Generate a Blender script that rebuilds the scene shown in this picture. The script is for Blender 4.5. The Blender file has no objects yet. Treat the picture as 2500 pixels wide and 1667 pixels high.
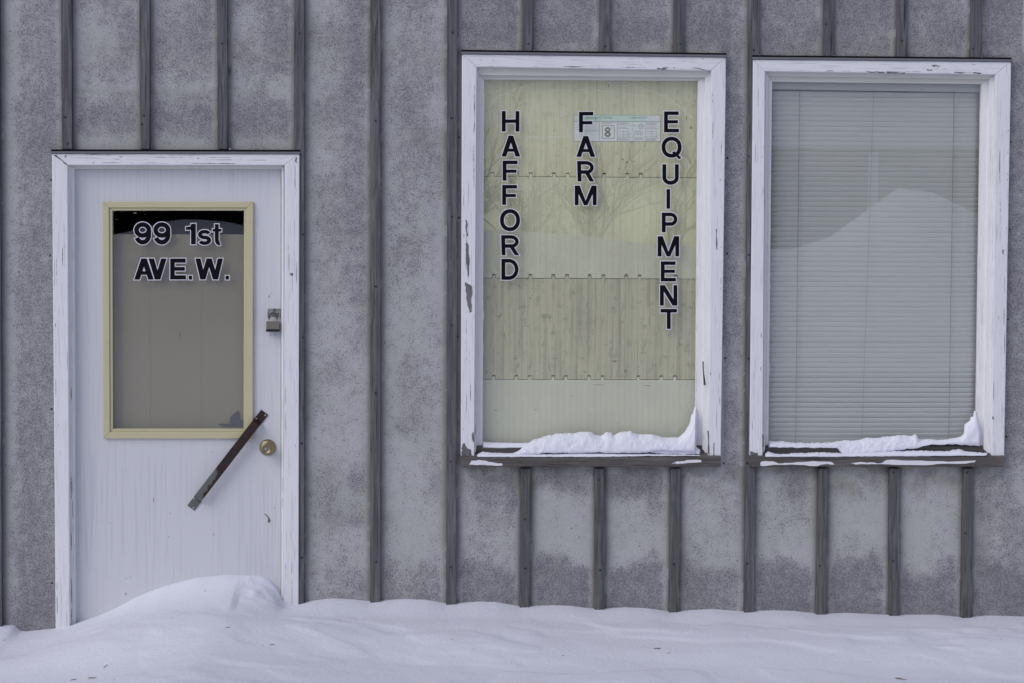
import bpy, bmesh, math, random
import numpy as np
from mathutils import Vector, Matrix
random.seed(7)
RNG = np.random.default_rng(11)
scene = bpy.context.scene
C = scene.collection
rad = math.radians

# ------------------------------------------------------------------ camera
F_PX = 4634.0; DIST = 7.45; EYE = 1.70
YAW, TILT, ROLL = rad(2.8162), rad(2.6086), rad(0.2842)
fw = Vector((math.sin(YAW)*math.cos(TILT), math.cos(YAW)*math.cos(TILT), -math.sin(TILT)))
sd = fw.cross(Vector((0, 0, 1))).normalized(); up = sd.cross(fw)
rt = math.cos(ROLL)*sd + math.sin(ROLL)*up
uu = math.cos(ROLL)*up - math.sin(ROLL)*sd
cam_d = bpy.data.cameras.new('camera'); cam = bpy.data.objects.new('camera', cam_d); C.objects.link(cam)
M = Matrix((rt, uu, -fw)).transposed().to_4x4(); M.translation = Vector((0, -DIST, EYE))
cam.matrix_world = M
cam_d.sensor_fit = 'HORIZONTAL'; cam_d.sensor_width = 36; cam_d.lens = 36*F_PX/2500
cam_d.clip_start = 0.1; cam_d.clip_end = 2000
scene.camera = cam

# ------------------------------------------------------------------ sky, sun, exposure (overcast winter day)
SUN_EL, SUN_AZ = rad(38), rad(228)            # azimuth from +Y, clockwise: front left of the wall
world = bpy.data.worlds.new('World'); scene.world = world; world.use_nodes = True
wn = world.node_tree; wn.nodes.clear()
sky = wn.nodes.new('ShaderNodeTexSky'); sky.sky_type = 'NISHITA'; sky.sun_disc = False
sky.sun_elevation = SUN_EL; sky.sun_rotation = SUN_AZ
sky.air_density = 1.0; sky.dust_density = 1.0; sky.ozone_density = 1.0
hs = wn.nodes.new('ShaderNodeHueSaturation'); hs.inputs['Saturation'].default_value = 0.62; hs.inputs['Hue'].default_value = 0.53
bg = wn.nodes.new('ShaderNodeBackground'); bg.inputs['Strength'].default_value = 0.12
wo = wn.nodes.new('ShaderNodeOutputWorld')
wn.links.new(sky.outputs[0], hs.inputs['Color']); wn.links.new(hs.outputs[0], bg.inputs['Color']); wn.links.new(bg.outputs[0], wo.inputs['Surface'])
sun_d = bpy.data.lights.new('sun', 'SUN'); sun_d.energy = 1.15; sun_d.angle = rad(42); sun_d.color = (1.0, 0.975, 0.985)
sun = bpy.data.objects.new('sun', sun_d); C.objects.link(sun)
sdir = Vector((math.sin(SUN_AZ)*math.cos(SUN_EL), math.cos(SUN_AZ)*math.cos(SUN_EL), math.sin(SUN_EL)))
sun.rotation_euler = (-sdir).to_track_quat('-Z', 'Y').to_euler()
scene.view_settings.view_transform = 'Standard'; scene.view_settings.look = 'None'
scene.view_settings.gamma = 1; scene.view_settings.use_curve_mapping = False
scene.view_settings.exposure = -0.08

# ------------------------------------------------------------------ measuring helpers (photo pixels, 2500 wide -> metres on a plane)
def W(px, py, Y=0.0):
    d = fw + rt*((px-1250)/F_PX) - uu*((py-833.5)/F_PX)
    k = (Y+DIST)/d.y
    return d.x*k, EYE + d.z*k
def proj(X, Y, Z):
    v0 = X; v1 = Y+DIST; v2 = Z-EYE
    a = v0*fw.x+v1*fw.y+v2*fw.z
    return 1250+F_PX*(v0*rt.x+v1*rt.y+v2*rt.z)/a, 833.5-F_PX*(v0*uu.x+v1*uu.y+v2*uu.z)/a
PXM = 1/622.0

_NT = {}
def value_noise(x, y, seed=0):
    x = np.asarray(x, float); y = np.asarray(y, float)
    if seed not in _NT: _NT[seed] = np.random.default_rng(seed).random((256, 256))
    r = _NT[seed]
    xi = np.floor(x).astype(int); yi = np.floor(y).astype(int)
    fx = x-xi; fy = y-yi; fx = fx*fx*(3-2*fx); fy = fy*fy*(3-2*fy)
    g = lambda i, j: r[i % 256, j % 256]
    return (g(xi, yi)*(1-fx)+g(xi+1, yi)*fx)*(1-fy)+(g(xi, yi+1)*(1-fx)+g(xi+1, yi+1)*fx)*fy
def fbm(x, y, seed=0, octv=4):
    s = 0; a = .5; t = 0
    for k in range(octv):
        s = s+a*value_noise(np.asarray(x)*2**k, np.asarray(y)*2**k, seed+k); t += a; a *= .5
    return s/t
def sst(a, b, x):
    t = np.clip((np.asarray(x, float)-a)/(b-a), 0, 1); return t*t*(3-2*t)

# ------------------------------------------------------------------ object helpers
def tag(o, label=None, cat=None, group=None, kind=None):
    if label: o['label'] = label
    if cat: o['category'] = cat
    if group: o['group'] = group
    if kind: o['kind'] = kind
    return o
def empty(name, loc, label=None, cat=None, group=None):
    o = bpy.data.objects.new(name, None); C.objects.link(o); o.location = loc; o.empty_display_size = .1
    return tag(o, label, cat, group)

class MB:
    def __init__(s): s.v = []; s.f = []; s.m = []
    def add(s, vs, fs, m=0):
        b = len(s.v); s.v += [tuple(p) for p in vs]; s.f += [tuple(i+b for i in f) for f in fs]; s.m += [m]*len(fs)
    def prism(s, poly, y0, y1, m=0):             # polygon in (x,z), front y0, back y1
        n = len(poly)
        a = sum(poly[i][0]*poly[(i+1) % n][1]-poly[(i+1) % n][0]*poly[i][1] for i in range(n))
        if a < 0: poly = poly[::-1]
        vs = [(x, y0, z) for x, z in poly]+[(x, y1, z) for x, z in poly]
        fs = [tuple(range(n)), tuple(range(2*n-1, n-1, -1))]+[(i, i+n, (i+1) % n+n, (i+1) % n) for i in range(n)]
        s.add(vs, fs, m)
    def flat(s, poly, y, m=0):
        n = len(poly)
        a = sum(poly[i][0]*poly[(i+1) % n][1]-poly[(i+1) % n][0]*poly[i][1] for i in range(n))
        if a < 0: poly = poly[::-1]
        s.add([(x, y, z) for x, z in poly], [tuple(range(n))], m)
    def board(s, poly, y0, y1, bev=.0025, m=0, seg=2):
        bm = bmesh.new(); n = len(poly)
        a = sum(poly[i][0]*poly[(i+1) % n][1]-poly[(i+1) % n][0]*poly[i][1] for i in range(n))
        if a < 0: poly = poly[::-1]
        F = [bm.verts.new((x, y0, z)) for x, z in poly]; B = [bm.verts.new((x, y1, z)) for x, z in poly]
        bm.faces.new(F); bm.faces.new(B[::-1])
        for i in range(n): bm.faces.new((F[i], B[i], B[(i+1) % n], F[(i+1) % n]))
        if bev > 0: bmesh.ops.bevel(bm, geom=[e for e in bm.edges], offset=bev, segments=seg, affect='EDGES', profile=.5)
        bm.verts.index_update()
        s.add([v.co[:] for v in bm.verts], [[v.index for v in f.verts] for f in bm.faces], m); bm.free()
    def box(s, x0, x1, y0, y1, z0, z1, m=0): s.prism([(x0, z0), (x1, z0), (x1, z1), (x0, z1)], y0, y1, m)
    def tube(s, pts, r, n=10, m=0, caps=True):
        pts = [Vector(p) for p in pts]; rs = r if isinstance(r, (list, tuple)) else [r]*len(pts)
        vs = []; ref = Vector((0, 0, 1)) if abs((pts[-1]-pts[0]).normalized().z) < .9 else Vector((1, 0, 0))
        for i, p in enumerate(pts):
            t = (pts[min(i+1, len(pts)-1)]-pts[max(i-1, 0)]).normalized()
            a = t.cross(ref).normalized(); b = t.cross(a)
            for k in range(n):
                w = 2*math.pi*k/n; vs.append(tuple(p+(a*math.cos(w)+b*math.sin(w))*rs[i]))
        fs = [(i*n+k, i*n+(k+1) % n, (i+1)*n+(k+1) % n, (i+1)*n+k) for i in range(len(pts)-1) for k in range(n)]
        if caps: fs += [tuple(range(n-1, -1, -1)), tuple(range((len(pts)-1)*n, len(pts)*n))]
        s.add(vs, fs, m)
    def lathe_y(s, prof, cx, cz, n=32, m=0):      # profile [(radius, y)...] about an axis along Y
        vs = []
        for r, y in prof:
            for k in range(n):
                w = 2*math.pi*k/n; vs.append((cx+r*math.cos(w), y, cz+r*math.sin(w)))
        fs = [(i*n+k, i*n+(k+1) % n, (i+1)*n+(k+1) % n, (i+1)*n+k) for i in range(len(prof)-1) for k in range(n)]
        fs.append(tuple(range((len(prof)-1)*n, len(prof)*n)))
        s.add(vs, fs, m)
    def build(s, name, mats, parent=None, smooth=False, loc=None):
        me = bpy.data.meshes.new(name)
        vs = s.v
        if loc is not None: vs = [(x-loc[0], y-loc[1], z-loc[2]) for x, y, z in vs]
        me.from_pydata(vs, [], s.f)
        for m in (mats if isinstance(mats, (list, tuple)) else [mats]): me.materials.append(m)
        me.polygons.foreach_set('material_index', s.m)
        if smooth: me.polygons.foreach_set('use_smooth', [True]*len(s.f))
        me.update()
        o = bpy.data.objects.new(name, me); C.objects.link(o)
        if parent: o.parent = parent
        if loc is not None: o.location = loc
        return o
def pw(pts, Y): return [W(x, y, Y) for x, y in pts]

# ------------------------------------------------------------------ material helpers
class NT:
    def __init__(s, name, rough=.6, spec=.3):
        s.m = bpy.data.materials.new(name); s.m.use_nodes = True; s.t = s.m.node_tree
        s.b = s.t.nodes['Principled BSDF']; s.b.inputs['Roughness'].default_value = rough
        s.b.inputs['Specular IOR Level'].default_value = spec
        s.tc = s.t.nodes.new('ShaderNodeTexCoord')
    def vec(s, sc=(1, 1, 1), loc=(0, 0, 0)):
        n = s.t.nodes.new('ShaderNodeMapping'); n.inputs['Scale'].default_value = sc; n.inputs['Location'].default_value = loc
        s.t.links.new(s.tc.outputs['Object'], n.inputs['Vector']); return n.outputs[0]
    def set(s, node, key, v):
        i = node.inputs[key]
        if hasattr(v, 'links') or hasattr(v, 'is_output'): s.t.links.new(v, i)
        elif isinstance(v, tuple) and len(v) == 3 and i.type == 'RGBA': i.default_value = (*v, 1)
        else: i.default_value = v
    def noise(s, sc, scale=1, detail=3, rough=.55, loc=(0, 0, 0), dist=0):
        n = s.t.nodes.new('ShaderNodeTexNoise'); n.inputs['Scale'].default_value = scale
        n.inputs['Detail'].default_value = detail; n.inputs['Roughness'].default_value = rough; n.inputs['Distortion'].default_value = dist
        s.t.links.new(s.vec(sc, loc), n.inputs['Vector']); return n.outputs[0]
    def math(s, op, a, b=0.0, c=0.0, clamp=False):
        n = s.t.nodes.new('ShaderNodeMath'); n.operation = op; n.use_clamp = clamp
        s.set(n, 0, a); s.set(n, 1, b)
        if op in ('MULTIPLY_ADD', 'SMOOTH_MIN'): s.set(n, 2, c)
        return n.outputs[0]
    def step(s, v, a, b):
        n = s.t.nodes.new('ShaderNodeMapRange'); n.interpolation_type = 'SMOOTHSTEP'
        s.set(n, 0, v); s.set(n, 1, a); s.set(n, 2, b); return n.outputs[0]
    def mix(s, f, a, b, mode='MIX'):
        n = s.t.nodes.new('ShaderNodeMix'); n.data_type = 'RGBA'; n.blend_type = mode
        s.set(n, 0, f)
        for k, v in ((6, a), (7, b)):
            if isinstance(v, tuple): n.inputs[k].default_value = (*v[:3], 1)
            else: s.t.links.new(v, n.inputs[k])
        return n.outputs[2]
    def attr(s, name):
        n = s.t.nodes.new('ShaderNodeAttribute'); n.attribute_name = name; return n.outputs['Fac']
    def color(s, c): s.set(s.b, 'Base Color', c); return s
    def bump(s, h, strength=.3, dist=.002):
        n = s.t.nodes.new('ShaderNodeBump'); n.inputs['Strength'].default_value = strength; n.inputs['Distance'].default_value = dist
        s.t.links.new(h, n.inputs['Height']); s.t.links.new(n.outputs[0], s.b.inputs['Normal']); return s

def paint_mat(name, horiz=False, amt=.5, base=(.76, .76, .80), dirt=.5):
    k = NT(name, .55, .25)
    st = (1.7, 150, 190) if horiz else (190, 150, 1.7)
    st2 = (9, 160, 260) if horiz else (260, 160, 9)
    n1 = k.noise(st, 1, 3, .6); n2 = k.noise(st2, 1, 2, .5, (3, 1, 2))
    lo = k.noise((3, 3, 3), 1, 3, .6, (5, 2, 9)); lo2 = k.noise((14, 14, 14), 1, 3, .6, (1, 7, 3))
    crack = k.math('MULTIPLY', k.step(n1, .675-.06*amt, .70-.05*amt), k.step(lo2, .44, .60))
    fine = k.math('MULTIPLY', k.step(n2, .57, .66), .38*amt+.12)
    d = k.math('MULTIPLY', k.step(lo, .42, .75), .22*dirt)
    col = k.mix(d, base, (base[0]*.72, base[1]*.73, base[2]*.72))
    col = k.mix(fine, col, (.42, .42, .46))
    col = k.mix(crack, col, (.23, .23, .25))
    k.color(col)
    h = k.math('SUBTRACT', k.math('MULTIPLY', n2, .6), crack)
    k.bump(h, .35, .0015)
    return k.m
def wood_mat(name, c0, c1, horiz=False, crack=.5):
    k = NT(name, .85, .15)
    a = (5, 60, 90) if horiz else (90, 60, 5)
    b = (3, 160, 220) if horiz else (220, 160, 4)
    n1 = k.noise(a, 1, 4, .65, dist=.6); n2 = k.noise(b, 1, 2, .5, (4, 4, 1))
    lo = k.noise((6, 6, 2.2), 1, 2, .5, (8, 3, 3))
    col = k.mix(k.step(n1, .3, .7), c0, c1)
    col = k.mix(k.math('MULTIPLY', k.step(lo, .35, .7), .5), col, tuple(x*.55 for x in c0))
    ck = k.math('MULTIPLY', k.step(n2, .64, .72), crack)
    col = k.mix(ck, col, (.012, .012, .014))
    k.color(col); k.bump(k.math('SUBTRACT', n1, ck), .6, .002)
    return k.m
def plain(name, col, rough=.5, spec=.4, metal=0.0):
    k = NT(name, rough, spec); k.b.inputs['Metallic'].default_value = metal
    n = k.noise((1, 1, 1), 60, 3); k.color(k.mix(k.math('MULTIPLY', n, .35), col, tuple(x*.6 for x in col)))
    return k.m

M_PV = paint_mat('white_paint_upright', False, .55)
M_PH = paint_mat('white_paint_level', True, .8)
M_PC = paint_mat('cream_white_paint', True, .1, (.66, .66, .62), .8)
M_PCV = paint_mat('white_paint_stop', False, .35, (.78, .78, .79), .6)
M_BARE = wood_mat('bare_grey_wood_level', (.155, .145, .14), (.075, .07, .066), True, .8)
M_BAREV = wood_mat('bare_grey_wood_upright', (.22, .22, .235), (.12, .12, .13), False, .8)
M_BAT = wood_mat('batten_wood', (.175, .172, .185), (.075, .073, .082), False, .7)
M_BATD = wood_mat('dark_batten_wood', (.165, .163, .170), (.07, .07, .073), False, 1.0)
M_CHIP = plain('chipped_white_paint', (.80, .80, .84), .5)
M_FLASH = plain('grey_flashing', (.17, .17, .20), .5)
M_DARK = plain('dark_gap_shade', (.012, .012, .013), .9, .1)  # black for the modelled head shadow line and the keyhole
M_NAIL = plain('dark_nail', (.035, .033, .036), .6, .3)
M_BLK = plain('black_vinyl', (.006, .006, .009), .6, .08)
M_WHT = plain('white_vinyl', (.80, .78, .86), .4, .3)

def wall_mat():
    k = NT('mottled_cement_panel', .9, .12)
    mil = k.attr('mildew'); yel = k.attr('stain')
    nA = k.noise((1, 1, 1), 125, 3, .62, dist=.4); nB = k.noise((1, 1, 1), 265, 3, .65, (2, 5, 1), .3); n3 = k.noise((1, 1, 1), 30, 4, .6, (7, 2, 2)); nC = k.noise((1, 1, .35), 330, 2, .6, (5, 1, 4))
    big = k.noise((1, 1, 1), 2.6, 4, .6, (1, 3, 8)); mid = k.noise((1, 1, 1), 14, 3, .6, (4, 1, 1))
    m2 = k.math('ADD', mil, k.math('MULTIPLY', k.math('SUBTRACT', n3, .5), 1.1))
    spA = k.step(k.math('SUBTRACT', nA, k.math('MULTIPLY_ADD', m2, -.20, .655)), -.03, .06)
    spB = k.step(k.math('SUBTRACT', nB, k.math('MULTIPLY_ADD', m2, -.27, .640)), -.04, .07)
    base = k.mix(k.step(big, .35, .65), (.475, .475, .495), (.45, .46, .455))
    base = k.mix(k.math('MULTIPLY', k.step(mid, .42, .62), .6), base, (.44, .447, .44))
    base = k.mix(k.math('MULTIPLY', yel, .85), base, (.27, .272, .225))
    base = k.mix(k.math('MULTIPLY', k.step(nC, .35, .65), .30), base, (.33, .33, .345))
    base = k.mix(k.math('MULTIPLY', k.step(mil, .25, 1.05), .42), base, (.235, .23, .26))
    col = k.mix(k.math('MULTIPLY', spB, .70), base, (.185, .18, .205))
    col = k.mix(k.math('MULTIPLY', spA, .55), col, (.13, .127, .15))
    dots = k.math('MULTIPLY', k.step(k.noise((1, 1, 1), 70, 1, .4, (9, 9, 9)), .745, .79), .75)
    col = k.mix(dots, col, (.09, .09, .095))
    col = k.mix(k.math('MULTIPLY', k.attr('grime_and_shade'), .8), col, (.08, .08, .082))  # real grime, plus painted shade beside battens, under sills and at the foot
    k.color(col); k.bump(k.math('ADD', nA, nB), .3, .002)
    return k.m
M_WALL = wall_mat()

def snow_mat():
    k = NT('snow', .85, .12)
    n1 = k.noise((1, 1, 1), 55, 4, .6); n2 = k.noise((1, 1, 1), 5, 3, .5); n3 = k.noise((1, 1, 1), 190, 3, .7, (3, 3, 3))
    k.color(k.mix(n2, (.80, .81, .90), (.77, .78, .86))); k.bump(k.math('ADD', n1, k.math('MULTIPLY', n3, .5)), .34, .009)
    k.b.inputs['Subsurface Weight'].default_value = .0
    return k.m
M_SNOW = snow_mat()

def glass_mat():
    m = bpy.data.materials.new('window_glass'); m.use_nodes = True; t = m.node_tree; t.nodes.clear()
    o = t.nodes.new('ShaderNodeOutputMaterial'); mx = t.nodes.new('ShaderNodeMixShader')
    tr = t.nodes.new('ShaderNodeBsdfTransparent'); tr.inputs[0].default_value = (.985, .99, .98, 1)
    gl = t.nodes.new('ShaderNodeBsdfGlossy'); gl.inputs['Roughness'].default_value = .004; gl.inputs[0].default_value = (1, 1, 1, 1)
    fr = t.nodes.new('ShaderNodeFresnel'); 
    ge = t.nodes.new('ShaderNodeNewGeometry'); mr = t.nodes.new('ShaderNodeMapRange'); mr.inputs[3].default_value = 1.74; mr.inputs[4].default_value = 1/1.74
    t.links.new(ge.outputs['Backfacing'], mr.inputs[0]); t.links.new(mr.outputs[0], fr.inputs[0])      # same reflectance entering and leaving the thin pane
    t.links.new(fr.outputs[0], mx.inputs[0]); t.links.new(tr.outputs[0], mx.inputs[1]); t.links.new(gl.outputs[0], mx.inputs[2])
    t.links.new(mx.outputs[0], o.inputs[0]); return m
M_GLASS = glass_mat()

# ------------------------------------------------------------------ axis grids
def axis(lo, d0, d1, hi, step, grow=1.25):
    a = list(np.arange(d0, d1+step*.5, step)); s = step; x = a[-1]
    while x < hi: s *= grow; x += s; a.append(min(x, hi))
    s = step; x = d0; b = []
    while x > lo: s *= grow; x -= s; b.append(max(x, lo))
    return np.array(b[::-1]+a)
def grid_object(name, us, vs, co, mat, keep=None, attrs=None, parent=None, smooth=True):
    nu, nv = len(us), len(vs)
    idx = np.arange(nu*nv).reshape(nu, nv)
    q = np.stack([idx[:-1, :-1], idx[1:, :-1], idx[1:, 1:], idx[:-1, 1:]], -1).reshape(-1, 4)
    if keep is not None: q = q[keep.reshape(-1)]
    me = bpy.data.meshes.new(name)
    me.vertices.add(nu*nv); me.vertices.foreach_set('co', co.reshape(-1).astype('f'))
    me.loops.add(q.size); me.loops.foreach_set('vertex_index', q.reshape(-1).astype('i'))
    me.polygons.add(len(q)); me.polygons.foreach_set('loop_start', np.arange(0, q.size, 4, dtype='i'))
    me.polygons.foreach_set('loop_total', np.full(len(q), 4, dtype='i'))
    me.update(calc_edges=True); me.materials.append(mat)
    me.polygons.foreach_set('use_smooth', np.full(len(q), smooth))
    for k, v in (attrs or {}).items():
        a = me.attributes.new(k, 'FLOAT', 'POINT'); a.data.foreach_set('value', v.reshape(-1).astype('f'))
    o = bpy.data.objects.new(name, me); C.objects.link(o)
    if parent: o.parent = parent
    return o

# ------------------------------------------------------------------ the building: panelled wall
shop = empty('shop_building', (0, 0, 0), 'grey battened farm equipment shop front with white door and two white framed windows', 'building')
BX0, BX1, BZ0, BZ1 = -5.2, 6.4, -.3, 3.5
# battens: (x centre at top px, y px top, x centre at bottom px, y px bottom); None = runs past the frame
BAT = [(-10, None, -4, None), (164, None, 167, 366), (355, None, 356.5, 366), (543, None, 545, 366), (731, None, 731, None),
       (917, None, 916, None), (1104, None, 1101, None), (1288, None, 1287, 130), (1475.5, None, 1475, 132), (1656, None, 1655, 135),
       (1838, None, 1826, None), (2021, None, 2020, 143), (2199, None, 2198, 145), (2379, None, 2378, 147),
       (1283, 1140, 1279, None), (1463.5, 1140, 1462, None), (1648, 1140, 1643, None), (2007, 1140, 2001, None), (2181, 1140, 2179, None), (2361, 1140, 2355, None)]
def hole(a, b, mx=.02):
    (x0, z1), (x1, z0) = W(*a), W(*b); return x0-mx, x1+mx, z0-mx, z1+mx
HOLES = [hole((172, 408), (690, 1700)), hole((1172, 182), (1722, 1104)), hole((1874, 190), (2410, 1104))]
us = axis(BX0, W(-15, 800)[0], W(2515, 800)[0], BX1, .011); vs = axis(BZ0, .05, 2.76, BZ1, .011)
U, V = np.meshgrid(us, vs, indexing='ij')
PX, PY = proj(U, 0*U, V)
def blob(x, y, rx, ry, p=2):
    return np.exp(-((np.abs((PX-x)/rx))**p+(np.abs((PY-y)/ry))**p))
nz = fbm(PX/90, PY/90, 3, 4); nz2 = fbm(PX/28, PY/28, 9, 3); nz3 = fbm(PX/30, PY/130, 21, 4)
m = np.zeros_like(PX)
m += .62*(PX < 165)*sst(20, 75, PX)*(.55+.45*sst(120, 60, np.abs(PX-105)+0*PX)) + .15*(PX < 60)
m += .14*(PX < 135)*sst(1250, 1500, PY)
for (xa, xb, k) in ((178, 344, .28), (368, 531, .42), (556, 718, .36)):       # bays over the door
    w = (PX > xa-6)*(PX < xb+6)
    m += w*(k + .30*sst(.2, .9, (PX-xa)/(xb-xa))*sst(250, 60, PY) + .45*np.exp(-((PY-285)/42.)**2) - .25*sst(320, 350, PY) - .18*np.exp(-((PY-222)/18.)**2))
w = (PX > 735)*(PX < 912); m += w*(.22+.34*sst(780, 870, PX)*sst(1000, 400, PY)+.10*sst(700, 200, PY)+.30*sst(1330, 1440, PY))
w = (PX > 912)*(PX < 1098); m += w*(.20+.30*np.exp(-((PX-1015)/60.)**2)*sst(1000, 300, PY)+.32*sst(1320, 1440, PY))
w = (PX > 1098)*(PX < 1780)*(PY < 135); m += w*(.74-.40*sst(92, 122, PY)+.18*np.exp(-((PY-72)/25.)**2))
w = (PX > 1765)*(PX < 1832); m += w*(.62-.28*sst(1150, 1200, PY)-.14*sst(500, 1000, PY))
w = (PX > 1832)*(PX < 2500)*(PY < 150); m += w*(.78-.28*sst(105, 135, PY))
w = (PX > 2390); m += w*.62*(PY > 135)*(1-.35*sst(1150, 1200, PY))
m = np.where((PX > 2455) & (PY > 135) & (PY < 1140), .62, m)
w = (PX > 1098)*(PX < 2520)*(PY > 1139)
edge = 1372+34*(nz2-.5)*2-18*np.sin(PX/41.)
low = w*(.16+.74*sst(edge-22, edge+30, PY))
for (x, y, rx, ry, a) in ((1190, 1190, 40, 40, .5), (1250, 1220, 18, 60, .5), (1440, 1185, 22, 45, .5), (1540, 1190, 60, 26, .5), (1585, 1165, 40, 40, .45), (1610, 1230, 30, 40, .3),
                          (1720, 1210, 60, 70, .2), (1930, 1190, 40, 40, .4), (2260, 1200, 50, 50, .3), (2400, 1215, 40, 110, .55), (2470, 1250, 40, 260, .35), (1345, 1170, 60, 25, .3)):
    low = low+w*a*blob(x, y, rx, ry)
low = low-w*.30*((PX > 1655)*(PX < 1815))*sst(1360, 1440, PY)
m = np.where(w > 0, low, m)
m = np.where((PX > 1655) & (PX < 1815) & (PY > 1139), m+.12*np.exp(-((PX-1800)/30.)**2), m)
m = m+.09+(m > .05)*((nz-.5)*.55+(nz2-.5)*.30+(nz3-.5)*.32)
m = np.where((PX < -15) | (PX > 2515) | (PY < -20), .45+(nz-.5), m)
dmin = np.full(PX.shape, 1e9)
for (xa, ya, xb, yb) in BAT:
    ya_ = -200 if ya is None else ya; yb_ = 1667 if yb is None else yb
    c = xa+(xb-xa)*np.clip((PY-max(ya_, 0))/(max(yb_-max(ya_, 0), 1)), 0, 1)
    dmin = np.minimum(dmin, np.where((PY > ya_-5) & (PY < yb_+5), np.abs(PX-c)-12, 1e9))
m = m*(.15+.85*sst(3, 22, dmin+14*(nz2-.5)))
m = np.where(m > .55, .55+(m-.55)*.55, m); m = np.clip(m, 0, .86)
st = np.zeros_like(m)
for (x, y, rx, ry, a) in ((260, 224, 85, 9, .5), (330, 236, 40, 10, .5), (430, 226, 90, 10, .45), (620, 224, 60, 12, .4), (470, 240, 60, 9, .3),
                          (1225, 1168, 50, 14, .75), (1385, 1162, 32, 34, .75), (1330, 1170, 22, 26, .45), (1500, 1190, 24, 26, .6), (1570, 1180, 60, 45, .45), (1200, 1268, 22, 20, .42), (1945, 1185, 26, 38, .55),
                          (2050, 1180, 20, 30, .5), (2085, 1195, 34, 28, .5), (2230, 1165, 90, 26, .4), (2410, 1270, 16, 60, .5), (2400, 1350, 20, 60, .5), (1670, 1400, 16, 90, .55), (1700, 1420, 20, 60, .4),
                          (1345, 1385, 40, 40, .35), (2475, 1052, 60, 7, .6), (1795, 1057, 40, 6, .5), (810, 1262, 28, 18, .35), (950, 1262, 24, 16, .3), (820, 30, 30, 30, .1), (1270, 1180, 30, 10, .5)):
    st += a*blob(x, y, rx, ry, 3)
nz5 = fbm(PX/34, PY/26, 91, 4); nz6 = fbm(PX/12, PY/60, 95, 3)
reach = sst(78, 6, PY-1140+60*(nz-.5))*(PY > 1139)*(PX > 1125)*(PX < 2455)
st += reach*(.55*sst(.50, .55, nz5)+.35*sst(.50, .515, nz5)*sst(.56, .53, nz5))+.35*sst(.56, .66, nz6)*sst(1300, 1150, PY)*(PY > 1139)*(PX > 1125)
st = st*(.5+nz2)+.35*sst(24, 4, dmin)*(nz > .4)+.25*sst(80, 5, np.minimum(np.abs(PY-358), np.abs(PY-122)))*(PY < 366)
st = np.clip(st+.25*(PX > 735)*(PX < 1100)*sst(.45, .7, nz), 0, 1)
gr = .55*sst(9, 0, dmin)*(nz2 > .3)  # dirt and painted shade along the batten edges
gr += .5*np.exp(-np.abs(PY-1142)/7.)*(PX > 1120)*(PX < 2455)*(PY > 1135)*sst(.3, .7, nz)  # contact shade painted in under the sills
gr += .9*blob(560, 175, 5, 11)+.6*blob(1522, 1408, 4, 12)+.5*blob(1233, 1152, 12, 2.5)+.5*blob(1375, 1193, 8, 2)+.5*blob(1018, 1404, 3, 5)+.4*blob(970, 1372, 3, 6)
gr += .7*blob(716, 98, 5, 1.6)+.7*blob(1075, 247, 4, 1.3)+.6*blob(1777, 1394, 5, 4)+.35*sst(1430, 1520, PY)*nz  # small dark marks; the last term paints shade at the wall foot
gr += .22*sst(16, 0, dmin)+.16*reach*sst(.5, .58, fbm(PX/16, PY/16, 97, 3))  # soft shade painted beside the battens, plus grime blotches under the sills
gr = np.clip(gr, 0, 1)
keep = np.ones((len(us)-1, len(vs)-1), bool)
uc = (us[1:]+us[:-1])/2; vc = (vs[1:]+vs[:-1])/2; UC, VC = np.meshgrid(uc, vc, indexing='ij')
for h in HOLES: keep &= ~((UC > h[0]) & (UC < h[1]) & (VC > h[2]) & (VC < h[3]))
co = np.stack([U, .0012*(fbm(U*3, V*3, 5, 3)-.5), V], -1)
wall = grid_object('wall', us, vs, co, M_WALL, keep, {'mildew': m, 'stain': st, 'grime_and_shade': gr}, shop)

# shell of the building: sides, back, floor, ceiling and roof
sh = MB(); sh.box(BX0, BX0+.12, .012, 7, BZ0, BZ1); sh.box(BX1-.12, BX1, .012, 7, BZ0, BZ1); sh.box(BX0+.12, BX1-.12, 6.88, 7, BZ0, BZ1)
sh.build('side_wall', plain('dim_interior_wall', (.20, .20, .21), .9), shop)
sh = MB(); sh.box(BX0+.12, BX1-.12, .3, 6.88, -.3, -.02); sh.build('floor', plain('dark_floor', (.08, .075, .07), .8), shop)
sh = MB(); sh.box(BX0-.15, BX1+.15, -.12, 7.15, BZ1, BZ1+.22); sh.build('roof', plain('roof_trim', (.2, .2, .22), .7), shop)

def batten(x0, z0, x1, z1, dark=False):
    b = MB(); w = .0193; n = max(2, int(abs(z1-z0)/.25)); jl = [random.uniform(-.0008, .0008) for _ in range(n+1)]
    L = [(x0+(x1-x0)*i/n-w+jl[i], z0+(z1-z0)*i/n) for i in range(n+1)]
    R = [(x0+(x1-x0)*i/n+w+jl[-i-1], z0+(z1-z0)*i/n) for i in range(n, -1, -1)]
    b.board(L+R, -.028, .004, .0035)
    return b.build('batten', M_BATD if dark else M_BAT, shop)
for (xa, ya, xb, yb) in BAT:
    if ya is None and yb is None:
        (x1, z1), (x0, z0) = W(xa, 0), W(xb, 1500); k = (x1-x0)/(z1-z0)
        batten(x0+k*(0-z0), .0, x1+k*(BZ1-.01-z1), BZ1-.01)
    elif ya is None:
        (x1, z1), (x0, z0) = W(xa, 0), W(xb, yb); batten(x0, z0, x1, BZ1-.01)
    else:
        (x1, z1), (x0, z0) = W(xa, ya), W(xb, 1500); k = (x1-x0)/(z1-z0); batten(x0-k*z0, .0, x1, z1, True)
xl = W(-10, 700)[0]; xr = W(2379, 700)[0]
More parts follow.
